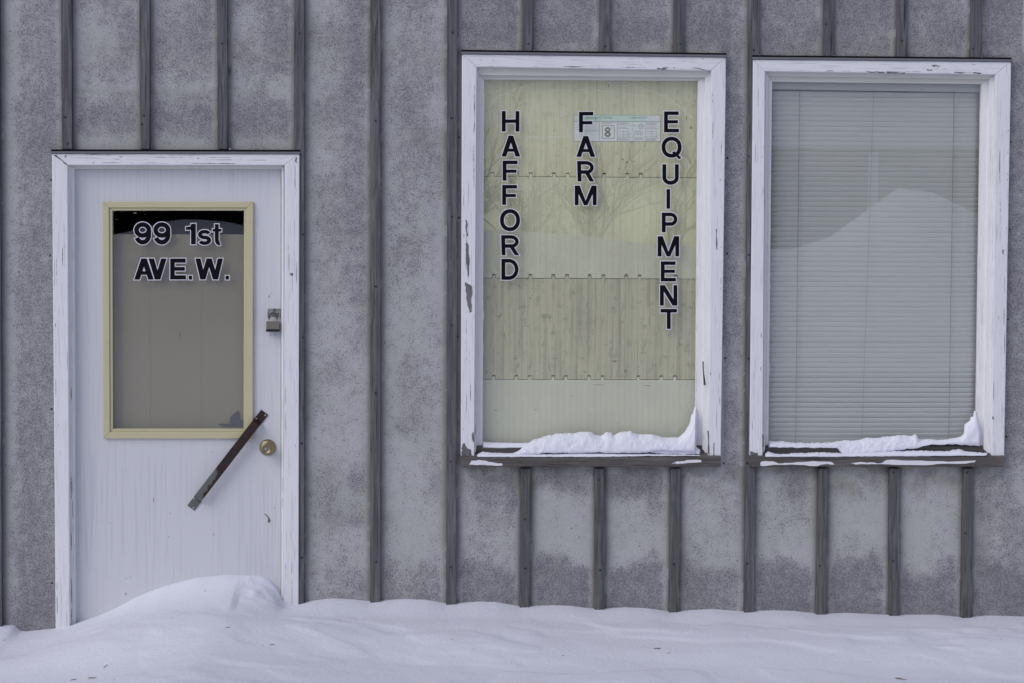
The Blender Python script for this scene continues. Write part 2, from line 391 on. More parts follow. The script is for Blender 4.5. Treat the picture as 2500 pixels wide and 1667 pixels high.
for i in range(1, 12):
    if xl-.3035*i > BX0: batten(xl-.3035*i, 0, xl-.3035*i, BZ1-.01)
    if xr+.3035*i < BX1: batten(xr+.3035*i, 0, xr+.3035*i, BZ1-.01)

nail_b = MB(); nail_b.lathe_y([(.0042, .0), (.0042, -.001), (.0030, -.0022), (.001, -.0026)], 0, 0, 10)
nail0 = nail_b.build('nail', M_NAIL, shop, True); first = [True]
def nail(px, py, y=0.0, s=1.0):
    x, z = W(px, py, y)
    if first[0]: o = nail0; first[0] = False
    else: o = nail0.copy(); C.objects.link(o)
    o.location = (x, y, z); o.scale = (s, s, s)
for p in ((158.6, 287), (165, 351), (346.5, 304), (351, 283), (542, 107), (731.5, 82), (917, 296), (917, 700), (917, 958), (918, 1370), (1105, 80), (1102, 289), (1103, 530), (1102, 795),
          (1100, 1125), (1100, 1383), (1290, 108), (1477, 114), (1661, 108), (1282, 1386), (1281, 1266), (1465, 1390), (1462, 1170), (1645, 1376), (1840, 123), (1829, 383), (1829, 623), (1827, 874), (1824, 1129), (1825, 1374), (2361, 1152), (2181, 1152), (2180, 1368),
          (2203, 100), (2376, 120), (2016, 60), (739, 573), (739, 825), (736.5, 1081), (736, 1360), (2001, 1380), (2357, 1300)):
    nail(p[0], p[1], -.0282, random.uniform(.8, 1.1))
for p in ((1121, 336), (1121, 532), (1776, 387), (1775, 620), (1770, 873), (1767, 1130), (1117, 822), (122, 625), (126, 997), (127, 1422), (124, 440), (2468, 348), (2465, 561), (2461, 781), (2457, 1065)):
    nail(p[0], p[1], .0, random.uniform(.8, 1.1))

# ------------------------------------------------------------------ paint chips
def chip(mb, cx, cz, L, Wd, y, horiz, m=1, n=None):
    n = n or max(5, int(L/.006)); top = []; bot = []
    for i in range(n+1):
        t = i/n; env = math.sin(math.pi*min(max(t, .06), .94))**.6
        a = -L/2+L*t; top.append((a, Wd/2*env*random.uniform(.35, 1.1))); bot.append((a, -Wd/2*env*random.uniform(.35, 1.1)))
    poly = top+bot[::-1]
    poly = [(cx+a, cz+b) if horiz else (cx+b, cz+a) for a, b in poly]
    mb.prism(poly, y-.0007, y+.001, m)
def jag(mb, pts, y, m=1, j=.0022, k=4):
    P = pw(pts, y); out = []
    for i in range(len(P)):
        a, b = P[i], P[(i+1) % len(P)]
        for s in range(k):
            t = s/k; out.append((a[0]+(b[0]-a[0])*t+random.uniform(-j, j), a[1]+(b[1]-a[1])*t+random.uniform(-j, j)))
    mb.prism(out, y-.0009, y+.001, m)
def scatter_chips(mb, x0, x1, z0, z1, y, horiz, n, bias='edge'):
    for _ in range(n):
        L = random.choice((.004, .006, .009, .014, .03, .07)); wd = random.choice((.0012, .0016, .0022, .004)) if horiz else random.choice((.0010, .0014, .0018, .003))
        if horiz:
            cx = random.uniform(x0+L, x1-L); cz = (z0+.004 if random.random() < .6 else random.uniform(z0+.004, z1-.004))
        else:
            cz = random.uniform(z0+L, z1-L); cx = (random.choice((x0+.004, x1-.004)) if random.random() < .6 else random.uniform(x0+.005, x1-.005))
        chip(mb, cx, cz, L, wd, y, horiz)

def casing(parent, TL, TR, BR, BL, iTL, iTR, iBR, iBL, y0, chips, hand=(), name='casing_board'):
    O = [W(*p, y0) for p in (TL, TR, BR, BL)]; I = [W(*p, y0) for p in (iTL, iTR, iBR, iBL)]
    for side, poly in (('top', [O[0], O[1], I[1], I[0]]), ('left', [O[0], I[0], I[3], O[3]]), ('right', [O[1], O[2], I[2], I[1]])):
        b = MB(); b.board(poly, y0, .006, .003)
        xs = [p[0] for p in poly]; zs = [p[1] for p in poly]
        if side == 'top': scatter_chips(b, I[0][0], I[1][0], max(I[0][1], I[1][1]), min(O[0][1], O[1][1]), y0, True, chips[0])
        elif side == 'left': scatter_chips(b, O[0][0]+.006, min(I[0][0], I[3][0]), O[3][1], I[0][1], y0, False, chips[1])
        else: scatter_chips(b, max(I[1][0], I[2][0]), min(O[1][0], O[2][0])-.003, O[2][1], I[1][1], y0, False, chips[2])
        for s, pts in hand:
            if s == side: jag(b, pts, y0)
        b.build(name, [M_PH if side == 'top' else M_PV, M_BAREV], parent)
def head_cap(parent, a, b, h, y0):
    (x0, z0), (x1, z1) = W(*a, y0), W(*b, y0)
    m_ = MB(); m_.board([(x0-.004, z0+.0005), (x1+.004, z1+.0005), (x1+.004, z1+h), (x0-.004, z0+h)], y0-.006, -.0005, .001)
    m_.build('head_flashing', M_FLASH, parent)
    m_ = MB(); m_.prism([(x0-.003, z0+h+.0003), (x1+.003, z1+h+.0003), (x1+.003, z1+h+.0085), (x0-.003, z0+h+.0085)], -.0292, -.0003)  # solid dark strip standing in for the shadow above the flashing
    m_.build('head_gap_shadow', M_DARK, parent)

# ------------------------------------------------------------------ vinyl lettering
def ell(cx, cy, rx, ry, a0, a1, n=28, p=2.0):
    o = []
    for i in range(n+1):
        a = math.radians(a0+(a1-a0)*i/n); c, s_ = math.cos(a), math.sin(a)
        o.append((cx+rx*math.copysign(abs(c)**(2/p), c), cy+ry*math.copysign(abs(s_)**(2/p), s_)))
    return o
def glyph(ch, w, h, s):
    """strokes: ('p', polygon) filled polygons or ('r', path, width, closed) ribbons; y up, in photo pixels"""
    r = lambda x0, y0, x1, y1: ('p', [(x0, y0), (x1, y0), (x1, y1), (x0, y1)])
    q = s*.92
    if ch == 'H': return [r(0, 0, s, h), r(w-s, 0, w, h), r(s*.9, h*.5-q*.45, w-s*.9, h*.5+q*.5)]
    if ch == 'F': return [r(0, 0, s, h), r(s*.9, h-q, w, h), r(s*.9, h*.46-q*.4, w*.93, h*.46+q*.5)]
    if ch == 'E': return [r(0, 0, s, h), r(s*.9, h-q, w*.98, h), r(s*.9, h*.5-q*.42, w*.93, h*.5+q*.48), r(s*.9, 0, w, q)]
    if ch == 'T': return [r(w/2-s/2, 0, w/2+s/2, h), r(0, h-q, w, h)]
    if ch == 'I': return [r(0, 0, w, h)]
    if ch == '.': return [r(0, 0, w, h)]
    if ch == 'N': return [r(0, 0, s, h), r(w-s, 0, w, h), ('p', [(0, h), (s*1.25, h), (w, 0), (w-s*1.25, 0)])]
    if ch == 'M': return [r(0, 0, s, h), r(w-s, 0, w, h), ('p', [(0, h), (s*1.3, h), (w/2+s*.45, 0), (w/2-s*.45, 0)]), ('p', [(w, h), (w-s*1.3, h), (w/2-s*.45, 0), (w/2+s*.45, 0)])]
    if ch == 'A':
        a = s*.60; L = [('p', [(0, 0), (2*a, 0), (w/2+a, h), (w/2-a, h)]), ('p', [(w, 0), (w-2*a, 0), (w/2-a, h), (w/2+a, h)])]
        return L+[r(w*.22, h*.23, w*.78, h*.23+q*.85)]
    if ch == 'V': a = s*.6; return [('p', [(0, h), (2*a, h), (w/2+a, 0), (w/2-a, 0)]), ('p', [(w, h), (w-2*a, h), (w/2-a, 0), (w/2+a, 0)])]
    if ch == 'W':
        a = s*.56; q4 = w*.27
        return [('p', [(0, h), (2*a, h), (q4+a, 0), (q4-a, 0)]), ('p', [(w/2-a, h), (w/2+a, h), (q4+a, 0), (q4-a, 0)]),
                ('p', [(w/2-a, h), (w/2+a, h), (w-q4+a, 0), (w-q4-a, 0)]), ('p', [(w, h), (w-2*a, h), (w-q4-a, 0), (w-q4+a, 0)])]
    if ch == 'O': return [('r', ell(w/2, h/2, (w-s)/2, (h-q)/2, 0, 360, 40, 2.15)[:-1], s, True)]
    if ch == 'Q': return [('r', ell((w)/2, h*.54, (w-s)/2, (h*.92-q)/2, 0, 360, 40, 2.15)[:-1], s, True), ('p', [(w*.52, h*.30), (w*.63, h*.37), (w*.99, h*.07), (w*.88, 0)])]
    if ch == 'U': return [('r', [(s/2, h)]+ell(w/2, w*.44, (w-s)/2, w*.44-s/2, 180, 360, 24)+[(w-s/2, h)], s, False)]
    if ch in 'PR':
        mid = h*.42 if ch == 'P' else h*.46; ry = (h-s/2-mid)/2; rx = w*(.42 if ch == 'P' else .42)-s/2
        L = [r(0, 0, s, h), ('r', [(s*.5, h-q/2), (w-s/2-rx, h-q/2)]+ell(w-s/2-rx, mid+ry, rx, ry, 90, -90, 20)[1:-1]+[(w-s/2-rx, mid), (s*.5, mid)], q, False)]
        if ch == 'R': L.append(('p', [(w*.42, mid), (w*.42+s*1.15, mid), (w, 0), (w-s*1.15, 0)]))
        return L
    if ch == 'D': rx = w*.5; return [r(0, 0, s, h), ('r', [(s*.5, h-q/2), (w-s/2-rx*.9, h-q/2)]+ell(w-s/2-rx*.9, h/2, rx*.9, (h-q)/2, 90, -90, 28)[1:-1]+[(w-s/2-rx*.9, q/2), (s*.5, q/2)], s*.96, False)]
    if ch == '9': return [('r', ell(w/2, h*.655, (w-s)/2, h*.345-q/2, 0, 360, 36)[:-1], s, True), ('r', [(w-s/2, h*.66)]+ell(w/2, h*.42, (w-s)/2, h*.42-q/2, 0, -158, 26), s, False)]
    if ch == '8': return [('r', ell(w/2, h*.74, (w-s)*.44, h*.26-s*.45, 0, 360, 30)[:-1], s*.9, True), ('r', ell(w/2, h*.28, (w-s)/2, h*.28-s/2, 0, 360, 30)[:-1], s, True)]
    if ch == '1': return [r(w-s*1.05, 0, w, h), ('p', [(0, h*.70), (w-s*.9, h*.70), (w-s*.9, h*.98), (w*.42, h*.86), (0, h*.84)])]
    if ch == 's': ry = (h-q)/4; rx = (w-s)/2; return [('r', ell(w/2, h/2+ry, rx, ry, 22, 262, 24)[:-1]+ell(w/2, h/2-ry, rx, ry, 82, -158, 24)[1:], q, False)]
    if ch == 't': return [('r', [(w*.45, h), (w*.45, h*.26)]+ell(w*.45+w*.27, h*.26, w*.27, h*.26-q*.42, 180, 285, 10)[1:], s, False), r(0, h*.64, w*.95, h*.64+q*.75)]
def grow_poly(P, o):
    n = len(P); a = sum(P[i][0]*P[(i+1) % n][1]-P[(i+1) % n][0]*P[i][1] for i in range(n)); sg = 1 if a > 0 else -1; out = []
    for i in range(n):
        p0, p1, p2 = Vector(P[i-1]), Vector(P[i]), Vector(P[(i+1) % n])
        d1 = (p1-p0).normalized(); d2 = (p2-p1).normalized()
        n1 = Vector((d1.y, -d1.x))*sg; n2 = Vector((d2.y, -d2.x))*sg
        b = (n1+n2); b = b/max(b.length_squared/2, .55)
        out.append(tuple(p1+b*o))
    return out
def ribbon(path, w, closed, ext=0):
    P = [Vector(p) for p in path]
    if not closed and ext: P[0] = P[0]+(P[0]-P[1]).normalized()*ext; P[-1] = P[-1]+(P[-1]-P[-2]).normalized()*ext
    n = len(P); L = []; R = []
    for i in range(n):
        a = P[i-1] if (closed or i > 0) else P[i]; b = P[(i+1) % n] if (closed or i < n-1) else P[i]
        d1 = (P[i]-a).normalized() if (P[i]-a).length > 0 else (b-P[i]).normalized(); d2 = (b-P[i]).normalized() if (b-P[i]).length > 0 else d1
        nn = Vector((-d1.y-d2.y, d1.x+d2.x)); nn = nn/max(nn.length_squared/2, .6)
        L.append(tuple(P[i]+nn*w/2)); R.append(tuple(P[i]-nn*w/2))
    return L, R
def letter(parent, ch, box, s, Y, o=2.4, name='vinyl_letter', white=True, mats=None, tilt=0.0):
    x0, y0, x1, y1 = box; w = x1-x0-2*o; h = y1-y0-2*o; mb = MB()
    g = glyph(ch, w, h, s)
    def T(p): 
        a = p[0]+tilt*(p[1]-h/2); return W(x0+o+a, y1-o-p[1], Y)
    for lay in ((0, 1) if white else (1,)):
        oo = o if lay == 0 else 0; yb = Y-(.0003 if lay == 0 else .0013)
        for k, e in enumerate(g):
            yy = yb-k*.00012
            if e[0] == 'p': mb.flat([T(p) for p in (grow_poly(e[1], oo) if oo else e[1])], yy, lay)
            else:
                L, R = ribbon(e[1], e[2]+2*oo, e[3], oo); n = len(L)
                L = [T(p) for p in L]; R = [T(p) for p in R]
                vs = [(x, yy, z) for x, z in L]+[(x, yy, z) for x, z in R]; rg = range(n if e[3] else n-1)
                mb.add(vs, [(n+i, n+(i+1) % n, (i+1) % n, i) for i in rg], lay)
    xa, za = W((x0+x1)/2, y1, Y)
    ob = mb.build(name, mats or [M_WHT, M_BLK], parent, loc=(xa, Y, za))
    return ob

# ------------------------------------------------------------------ the door
door = empty('door', (W(430, 1676, .02)[0], .02, 0)); door.parent = shop
def under(o):                                   # keep world place when the parent is off the origin
    o.matrix_parent_inverse = Matrix.Translation(-Vector(o.parent.location)); return o
YD = .022
b = MB()
DS = [W(182, 414, YD), W(685.5, 414, YD), W(685.5, 1660, YD), W(184, 1660, YD)]
PO = [W(253, 496, YD), W(616, 496, YD), W(616, 1067, YD), W(254, 1067, YD)]
def ring(mb, O, I, y0, y1, m=0):
    for i in range(4):
        j = (i+1) % 4; mb.board([O[i], O[j], I[j], I[i]], y0, y1, .0, m)
for i in range(4):
    j = (i+1) % 4; b.prism([DS[i], DS[j], PO[j], PO[i]], YD, YD+.044)
def dchip(px, py, l, w_, hz=False, m=1): x, z = W(px, py, YD); chip(b, x, z, l, w_, YD, hz, m)
for p in ((375, 1219, .018, .003), (415, 1252, .005, .004), (268, 1275, .004, .003, True), (411, 1308, .006, .003), (307.5, 1448, .009, .006), (657, 725, .010, .005), (662, 718, .004, .003), (517, 1102, .006, .003), (522, 1303, .007, .003),
          (184.5, 1345, .05, .004), (184.5, 1300, .07, .002), (184.5, 1400, .06, .0025), (660, 819, .006, .004), (672, 818, .004, .003), (640, 1390, .003, .003), (652, 1381, .003, .002), (670, 1239, .004, .003), (319, 1408, .004, .004), (307, 1411, .004, .003)): dchip(*p)
jag(b, [(645, 1253), (650, 1254), (657, 1262), (661, 1270), (658, 1275), (653, 1273), (655, 1265), (650, 1258)], YD, 1, .0008, 2)
k = NT('door_paint', .5, .3)
n1 = k.noise((110, 60, 3), 1, 3, .55); n2 = k.noise((70, 40, 1.6), 1, 3, .6, (4, 2, 2)); lo = k.noise((3, 3, 3), 1, 3); sp = k.noise((40, 40, 16), 1, 2, .5, (2, 9, 4))
low_ = k.step(k.noise((1.2, 1, 2.0), 1, 2, .5, (0, 0, 5)), .3, .7)
c = k.mix(k.math('MULTIPLY', lo, .3), (.62, .63, .67), (.56, .57, .60))
c = k.mix(k.math('MULTIPLY', k.math('MULTIPLY', k.step(n1, .52, .62), low_), .38), c, (.42, .43, .49))
c = k.mix(k.math('MULTIPLY', k.step(n2, .63, .70), .18), c, (.45, .45, .48))
c = k.mix(k.step(sp, .80, .83), c, (.25, .25, .26)); k.color(c); k.bump(n1, .28, .0012); M_DOOR = k.m
under(b.build('slab', [M_DOOR, plain('bare_spot', (.16, .15, .14), .8)], door))

k = NT('yellowed_cream_trim', .45, .35); n1 = k.noise((12, 12, 12), 1, 3); n2 = k.noise((90, 90, 90), 1, 2)
c = k.mix(n1, (.56, .52, .33), (.50, .47, .30)); c = k.mix(k.math('MULTIPLY', k.step(n2, .6, .75), .2), c, (.3, .26, .15)); k.color(c); M_CREAM = k.m
b = MB(); y0 = .008
O = [W(250.6, 493.5, y0), W(618, 493.5, y0), W(617.2, 1069.5, y0), W(252, 1069.5, y0)]; Mi = [W(266, 508, y0), W(603, 508, y0), W(602, 1053, y0), W(268, 1053, y0)]
I2 = [W(274.5, 515, .018), W(596, 515, .018), W(595, 1045, .018), W(276, 1045, .018)]
for i in range(4):
    j = (i+1) % 4; b.board([O[i], O[j], Mi[j], Mi[i]], y0, .03, .002); b.board([Mi[i], Mi[j], I2[j], I2[i]], .014, .03, .0015)
under(b.build('pane_frame', M_CREAM, door))
b = MB(); b.prism([W(270, 510, .03), W(600, 510, .03), W(600, 1050, .03), W(270, 1050, .03)], .031, .034)
under(b.build('pane', M_GLASS, door))
k = NT('brown_board', .9, .1); n1 = k.noise((3, 3, 3), 1, 4); n2 = k.noise((4, 60, 400), 1, 2); n3 = k.noise((60, 60, 60), 1, 3)
c = k.mix(n1, (.29, .262, .195), (.26, .237, .175)); c = k.mix(k.math('MULTIPLY', n2, .15), c, (.22, .21, .19)); c = k.mix(k.math('MULTIPLY', k.step(n3, .72, .76), .4), c, (.12, .11, .10)); k.color(c); M_BOARD = k.m
b = MB()
for a0, a1 in ((264, 366.85), (367.15, 492.85), (493.15, 606)):
    b.prism([W(a0, 573, .06), W(a1, 573, .06), W(a1, 1062, .06), W(a0, 1062, .06)], .058, .066)
x, z = W(440, 821, .058)
for dx, dz, l, w_ in ((0, .006, .018, .006), (.004, -.010, .012, .004), (-.003, -.003, .008, .004)): chip(b, x+dx, z+dz, l, w_, .058, False)
P = pw([(537, 1038), (533, 1033), (566, 1033), (559, 1029), (562, 1018), (570, 1008), (578, 1004), (581, 1001), (584, 1008), (586, 1024), (595, 1026), (600, 1040)], .055)
b.prism(P, .052, .0575, 2)
under(b.build('backing_board', [M_BOARD, plain('brown_smear', (.10, .085, .05)), plain('blue_grey_rag', (.07, .07, .09), .9)], door))
# address lettering
YG = .031
for ch, bx in (('9', (325.6, 542, 371, 599.5)), ('9', (372.3, 542, 418, 599.5)), ('1', (452, 545, 480, 599.5)), ('s', (481, 560, 518, 601)), ('t', (517, 546, 543.8, 601)),
               ('A', (325.6, 630, 377.5, 685.6)), ('V', (360.5, 630, 408.8, 685.4)), ('E', (413.5, 630, 456, 685.2)), ('.', (458.7, 672, 471, 685.6)), ('W', (475, 630, 546.3, 685.2)), ('.', (548.5, 672, 561, 685.6))):
    s_ = 11.2 if ch not in 'st' else 9.6
    o = letter(door, ch, bx, s_, YG+(0.0 if ch != 'V' else -.0006), 2.0); under(o)
# knob
b = MB(); kx, kz = W(653.7, 1091, YD); kx2, kz2 = W(652, 1094, -.045)
b.lathe_y([(.0325, YD+.001), (.0325, YD-.003), (.030, YD-.008), (.024, YD-.011), (.014, YD-.014), (.012, -.010), (.018, -.018), (.0225, -.03), (.0235, -.038), (.0215, -.045), (.016, -.048), (.0155, -.046), (.006, -.0465)], kx, kz, 40)
b.lathe_y([(.0058, -.045), (.0058, -.0485), (.004, -.0487)], kx, kz, 20, 1); b.box(kx-.001, kx+.001, -.0492, -.0486, kz-.0045, kz+.003, 2)
k = NT('aged_brass', .38, .5); k.b.inputs['Metallic'].default_value = .9; n1 = k.noise((30, 30, 30), 1, 3); k.color(k.mix(n1, (.36, .30, .185), (.24, .195, .12))); M_BRASS = k.m
M_STEEL = plain('worn_steel', (.42, .42, .44), .38, .5, .8)
under(b.build('knob', [M_BRASS, M_STEEL, M_DARK], door, True))
# strap handle
T0, T1 = Vector(W(646.4, 1005, YD)), Vector(W(466, 1238.6, YD)); ax = (T1-T0).normalized(); nr = Vector((-ax.y, ax.x)); Ln = (T1-T0).length; hw = .0172
b = MB(); prof = [(0, YD-.0035), (.040, YD-.0035), (.052, -.018), (Ln-.052, -.018), (Ln-.040, YD-.0035), (Ln, YD-.0035)]
prof2 = []
for i in range(len(prof)-1):
    n = 14 if i == 2 else 3
    for j in range(n): t = j/n; prof2.append((prof[i][0]+(prof[i+1][0]-prof[i][0])*t, prof[i][1]+(prof[i+1][1]-prof[i][1])*t))
prof2.append(prof[-1]); vs = []
for a, y in prof2:
    p = T0+ax*a
    for s_, dy in ((-hw, 0), (hw, 0), (hw, .0035), (-hw, .0035)): q = p+nr*s_; vs.append((q.x, y+dy, q.y))
n = len(prof2); fs = [(i*4+k_, i*4+(k_+1) % 4, (i+1)*4+(k_+1) % 4, (i+1)*4+k_) for i in range(n-1) for k_ in range(4)]+[(3, 2, 1, 0), (n*4-4, n*4-3, n*4-2, n*4-1)]
b.add(vs, fs)
k = NT('rusty_painted_steel', .5, .4)
ws = k.attr('paintleft'); n1 = k.noise((60, 60, 60), 1, 4, .6); n2 = k.noise((160, 160, 160), 1, 2)
rust = k.mix(n1, (.035, .014, .010), (.012, .006, .006)); rust = k.mix(k.step(k.noise((25, 25, 25), 1, 2), .5, .8), rust, (.055, .022, .010))
c = k.mix(k.step(k.math('ADD', ws, k.math('MULTIPLY', n1, .35)), .62, .72), rust, (.115, .122, .115)); c = k.mix(k.step(n2, .70, .75), c, (.03, .018, .012))
k.color(c); M_RUST = k.m
ho = b.build('strap_handle', M_RUST, door)
at = ho.data.attributes.new('paintleft', 'FLOAT', 'POINT'); vals = []
for a, y in prof2:
    t = a/Ln; base_ = float(sst(.50, .66, t)*.42) if t < .97 else .62
    vals += [base_+(.28 if t > .60 else 0), base_-.05, base_-.1, base_]
    if t < .06: vals[-4:] = [.5, .1, .1, .2]
    if t > .86: vals[-4:] = [.62, .5, .5, .6]
at.data.foreach_set('value', vals); under(ho)
for px, py in ((648, 1012.5), (626, 1021), (472.5, 1239), (474, 1216)):
    x, z = W(px, py, YD-.0036); b = MB(); b.lathe_y([(.0042, YD-.0034), (.004, YD-.0052), (.0028, YD-.0062), (.001, YD-.006)], x, z, 14)
    under(b.build('screw', M_STEEL, door, True))
# hasp
b = MB(); b.board(pw([(653.5, 755), (681, 754), (682, 773), (653, 775)], YD-.002), YD-.0025, YD+.0005, .0006)
b.board(pw([(681.5, 756), (685.5, 756), (685.5, 775), (681.5, 775)], YD-.006), YD-.009, YD, .001)
sx, sz = W(667.5, 768, YD-.01)
b.tube([(sx+.006*math.cos(a), YD-.002-.014*math.sin(a), sz+.002) for a in np.linspace(0, math.pi, 9)], .0022, 8)
k = NT('dirty_zinc', .5, .5); k.b.inputs['Metallic'].default_value = .2; n1 = k.noise((130, 130, 130), 1, 4); k.color(k.mix(k.step(n1, .35, .68), (.33, .33, .36), (.07, .065, .06))); M_ZINC = k.m
under(b.build('hasp', M_ZINC, door))
# door frame
df = empty('door_frame', (0, 0, 0)); df.parent = shop
casing(df, (126.5, 376), (731, 377), (728.5, 1640), (136.5, 1640), (165, 404), (694.5, 404), (692.5, 1640), (171, 1640), -.0345, (18, 9, 14),
       (('left', [(133, 380), (137, 379), (150, 390), (164, 403), (161, 403), (146, 390)]), ('right', [(722, 385), (725, 386), (724, 400), (721, 396)]), ('top', [(158, 381), (163, 382), (161, 386), (157, 385)]),
        ('right', [(708, 668), (716, 668), (714, 674), (709, 673)])))
head_cap(df, (126.5, 376), (731, 377), .0085, -.0345)
b = MB(); yj = -.004
b.board([W(165, 404, yj), W(180.5, 412.5, yj), W(184, 1650, yj), W(172.3, 1650, yj)], yj, .07, .0015)
for z_, l in ((1190, .09), (1320, .07), (1440, .10), (1500, .05), (960, .05)):
    x, z = W(171.5, z_, yj); chip(b, x+.004, z, l, .004, yj, False)
b.build('jamb', [M_PCV, M_BAREV], df)
b = MB(); b.board([W(693, 404, yj), W(692.8, 1650, yj), W(686.3, 1650, yj), W(687, 412.5, yj)], yj, .07, .0015); b.build('jamb', M_PCV, df)
b = MB(); b.board([W(166, 404.5, yj), W(692, 404.5, yj), W(686.6, 413, yj), W(181.2, 413, yj)], yj-.0005, .07, .0015); b.build('head_jamb', M_PC, df)

# padlock
px_, pz_ = W(666, 811, -.012)
lock = empty('padlock', (px_, -.002, pz_), 'small laminated steel padlock with black base hanging from the hasp on the white door', 'padlock')
b = MB()
for i in range(6): b.board([(-.0255, .010+i*.0052), (.0255, .010+i*.0052), (.0255, .0150+i*.0052), (-.0255, .0150+i*.0052)], -.013, .013, .0012)
b.build('body', plain('laminated_steel', (.23, .215, .175), .4, .5, .25), lock)
b = MB(); b.board([(-.027, 0), (.027, 0), (.0272, .0095), (-.0272, .0095)], -.0145, .0145, .002); b.build('base_cap', plain('black_plastic', (.012, .012, .015), .4), lock)
b = MB(); b.tube([(-.0155, 0, .041), (-.0155, 0, .056)]+[(-.0155*math.cos(a), 0, .056+.0175*math.sin(a)) for a in np.linspace(.15, math.pi-.15, 12)]+[(.0155, 0, .056), (.0155, 0, .041)], .0045, 10)
b.build('shackle', plain('dark_shackle_steel', (.10, .095, .09), .35, .5, .3), lock, True)

# ------------------------------------------------------------------ windows
SNOWX = []
def window(name, S, chips, hand, rem):
    """S: casing outer corners, casing inner corners, stop edges, pane corners (photo px)"""
    w = empty('window', (0, 0, 0)); w.parent = shop
    y0 = -.036
    casing(w, *S['out'], *S['inn'], y0, chips, hand)
    head_cap(w, S['out'][0], S['out'][1], .009, y0)
    ya, yb = -.006, .014
    A = [W(*p, ya) for p in S['inn']]; Bm = [W(*p, ya) for p in S['mid']]; Bm2 = [W(*p, yb) for p in S['mid']]; P = [W(*p, yb) for p in S['pane']]
    e = .004
    b = MB()
    for i, j in ((0, 1), (3, 0), (1, 2)):
        b.board([A[i], A[j], Bm[j], Bm[i]], ya, .02, .0015, 0 if i == 0 else 1); b.board([Bm2[i], Bm2[j], P[j], P[i]], yb, .04, .0012, 0 if i == 0 else 1)
    x0, z1 = P[0]; x1 = P[1][0]; zb = P[3][1]
    if name == 'w1': # flaking paint hanging over the edge of the pane
        for px, py, l, wd in ((1180, 385, .03, .009), (1180, 560, .02, .005), (1180, 770, .03, .007), (1179, 850, .05, .004), (1701, 700, .09, .008), (1700, 800, .03, .006), (1699, 930, .08, .006), (1698, 990, .06, .012), (1701, 640, .02, .005)):
            x, z = W(px, py, yb); chip(b, x, z, l, wd, yb-.001, False, 2)
    else:
        for px, py, l, wd in ((1879, 700, .03, .006), (1881, 560, .02, .004), (1878, 900, .05, .004), (2391, 640, .05, .004), (2386, 980, .04, .004)):
            x, z = W(px, py, yb); chip(b, x, z, l, wd, yb-.001, False, 2)
    b.build('stop_moulding', [M_PC, M_PCV, M_CHIP], w)
    # bottom member and sill
    xl_, xr_ = A[3][0], A[2][0]; zt = W(1500, 1080, .03)[1]; zm = W(1500, 1091, 0)[1]; zl = W(1500, 1102, 0)[1]
    b = MB(); prof = [(.05, zt+.001), (.03, zt), (.0, zm), (.0, zl-.01), (.05, zl-.01)]
    n = len(prof); vs = [(xx, y, z) for xx in (xl_+.001, xr_-.001) for y, z in prof]
    b.add(vs, [tuple(range(n)), tuple(range(2*n-1, n-1, -1))]+[(i, i+n, (i+1) % n+n, (i+1) % n) for i in range(n)])
    b.build('bottom_rail', M_BARE, w)
    ys = -.052; O3, O2 = W(*S['out'][3], ys), W(*S['out'][2], ys); zn = W(1500, 1114, ys)[1]; zu = W(1500, 1138.5, ys)[1]
    b = MB(); xa, xb = O3[0], O2[0]
    prof = [(.005, zl), (ys+.004, zn+.001), (ys, zn-.003), (ys, zu+.002), (ys+.003, zu), (-.001, zu), (.005, zu)]
    n = len(prof); segs = 60; vs = []
    for i in range(segs+1):
        xx = xa+(xb-xa)*i/segs
        for q, (y, z) in enumerate(prof): vs.append((xx, y+(random.uniform(-.0007, .0007) if q in (1, 2, 3) else 0), z+(random.uniform(-.0007, .0007) if q in (1, 2, 3, 4) else 0)))
    fs = [tuple(range(n)), tuple(range((segs+1)*n-1, segs*n-1, -1))]+[(s*n+i, (s+1)*n+i, (s+1)*n+(i+1) % n, s*n+(i+1) % n) for s in range(segs) for i in range(n)]
    b.add(vs, fs)
    for pts in rem: jag(b, pts, ys, 1, .0014, 3)
    b.build('sill', [M_BARE, M_CHIP], w)
    yg = .030
    G = [W(*p, yg) for p in S['pane']]
    b = MB(); b.prism([(G[0][0]-.01, G[0][1]+.01), (G[1][0]+.01, G[1][1]+.01), (G[2][0]+.01, zt-.01), (G[3][0]-.01, zt-.01)], yg, yg+.004)
    b.build('pane', M_GLASS, w)
    return w
S1 = dict(out=[(1128, 133), (1773, 141), (1760, 1114), (1125, 1114)], inn=[(1164, 164), (1737, 173), (1729, 1114), (1158, 1114)],
          mid=[(1169, 184), (1722, 190), (1715, 1095), (1163, 1095)], pane=[(1182, 195), (1704.5, 198), (1698, 1083), (1178, 1083)])
S2 = dict(out=[(1839, 146), (2469, 152), (2452, 1115), (1830, 1115)], inn=[(1868, 175), (2431, 183), (2421, 1115), (1862, 1115)],
          mid=[(1876, 186), (2416, 194), (2402, 1095), (1868, 1095)], pane=[(1885, 200), (2397, 206), (2384, 1083), (1876, 1083)])
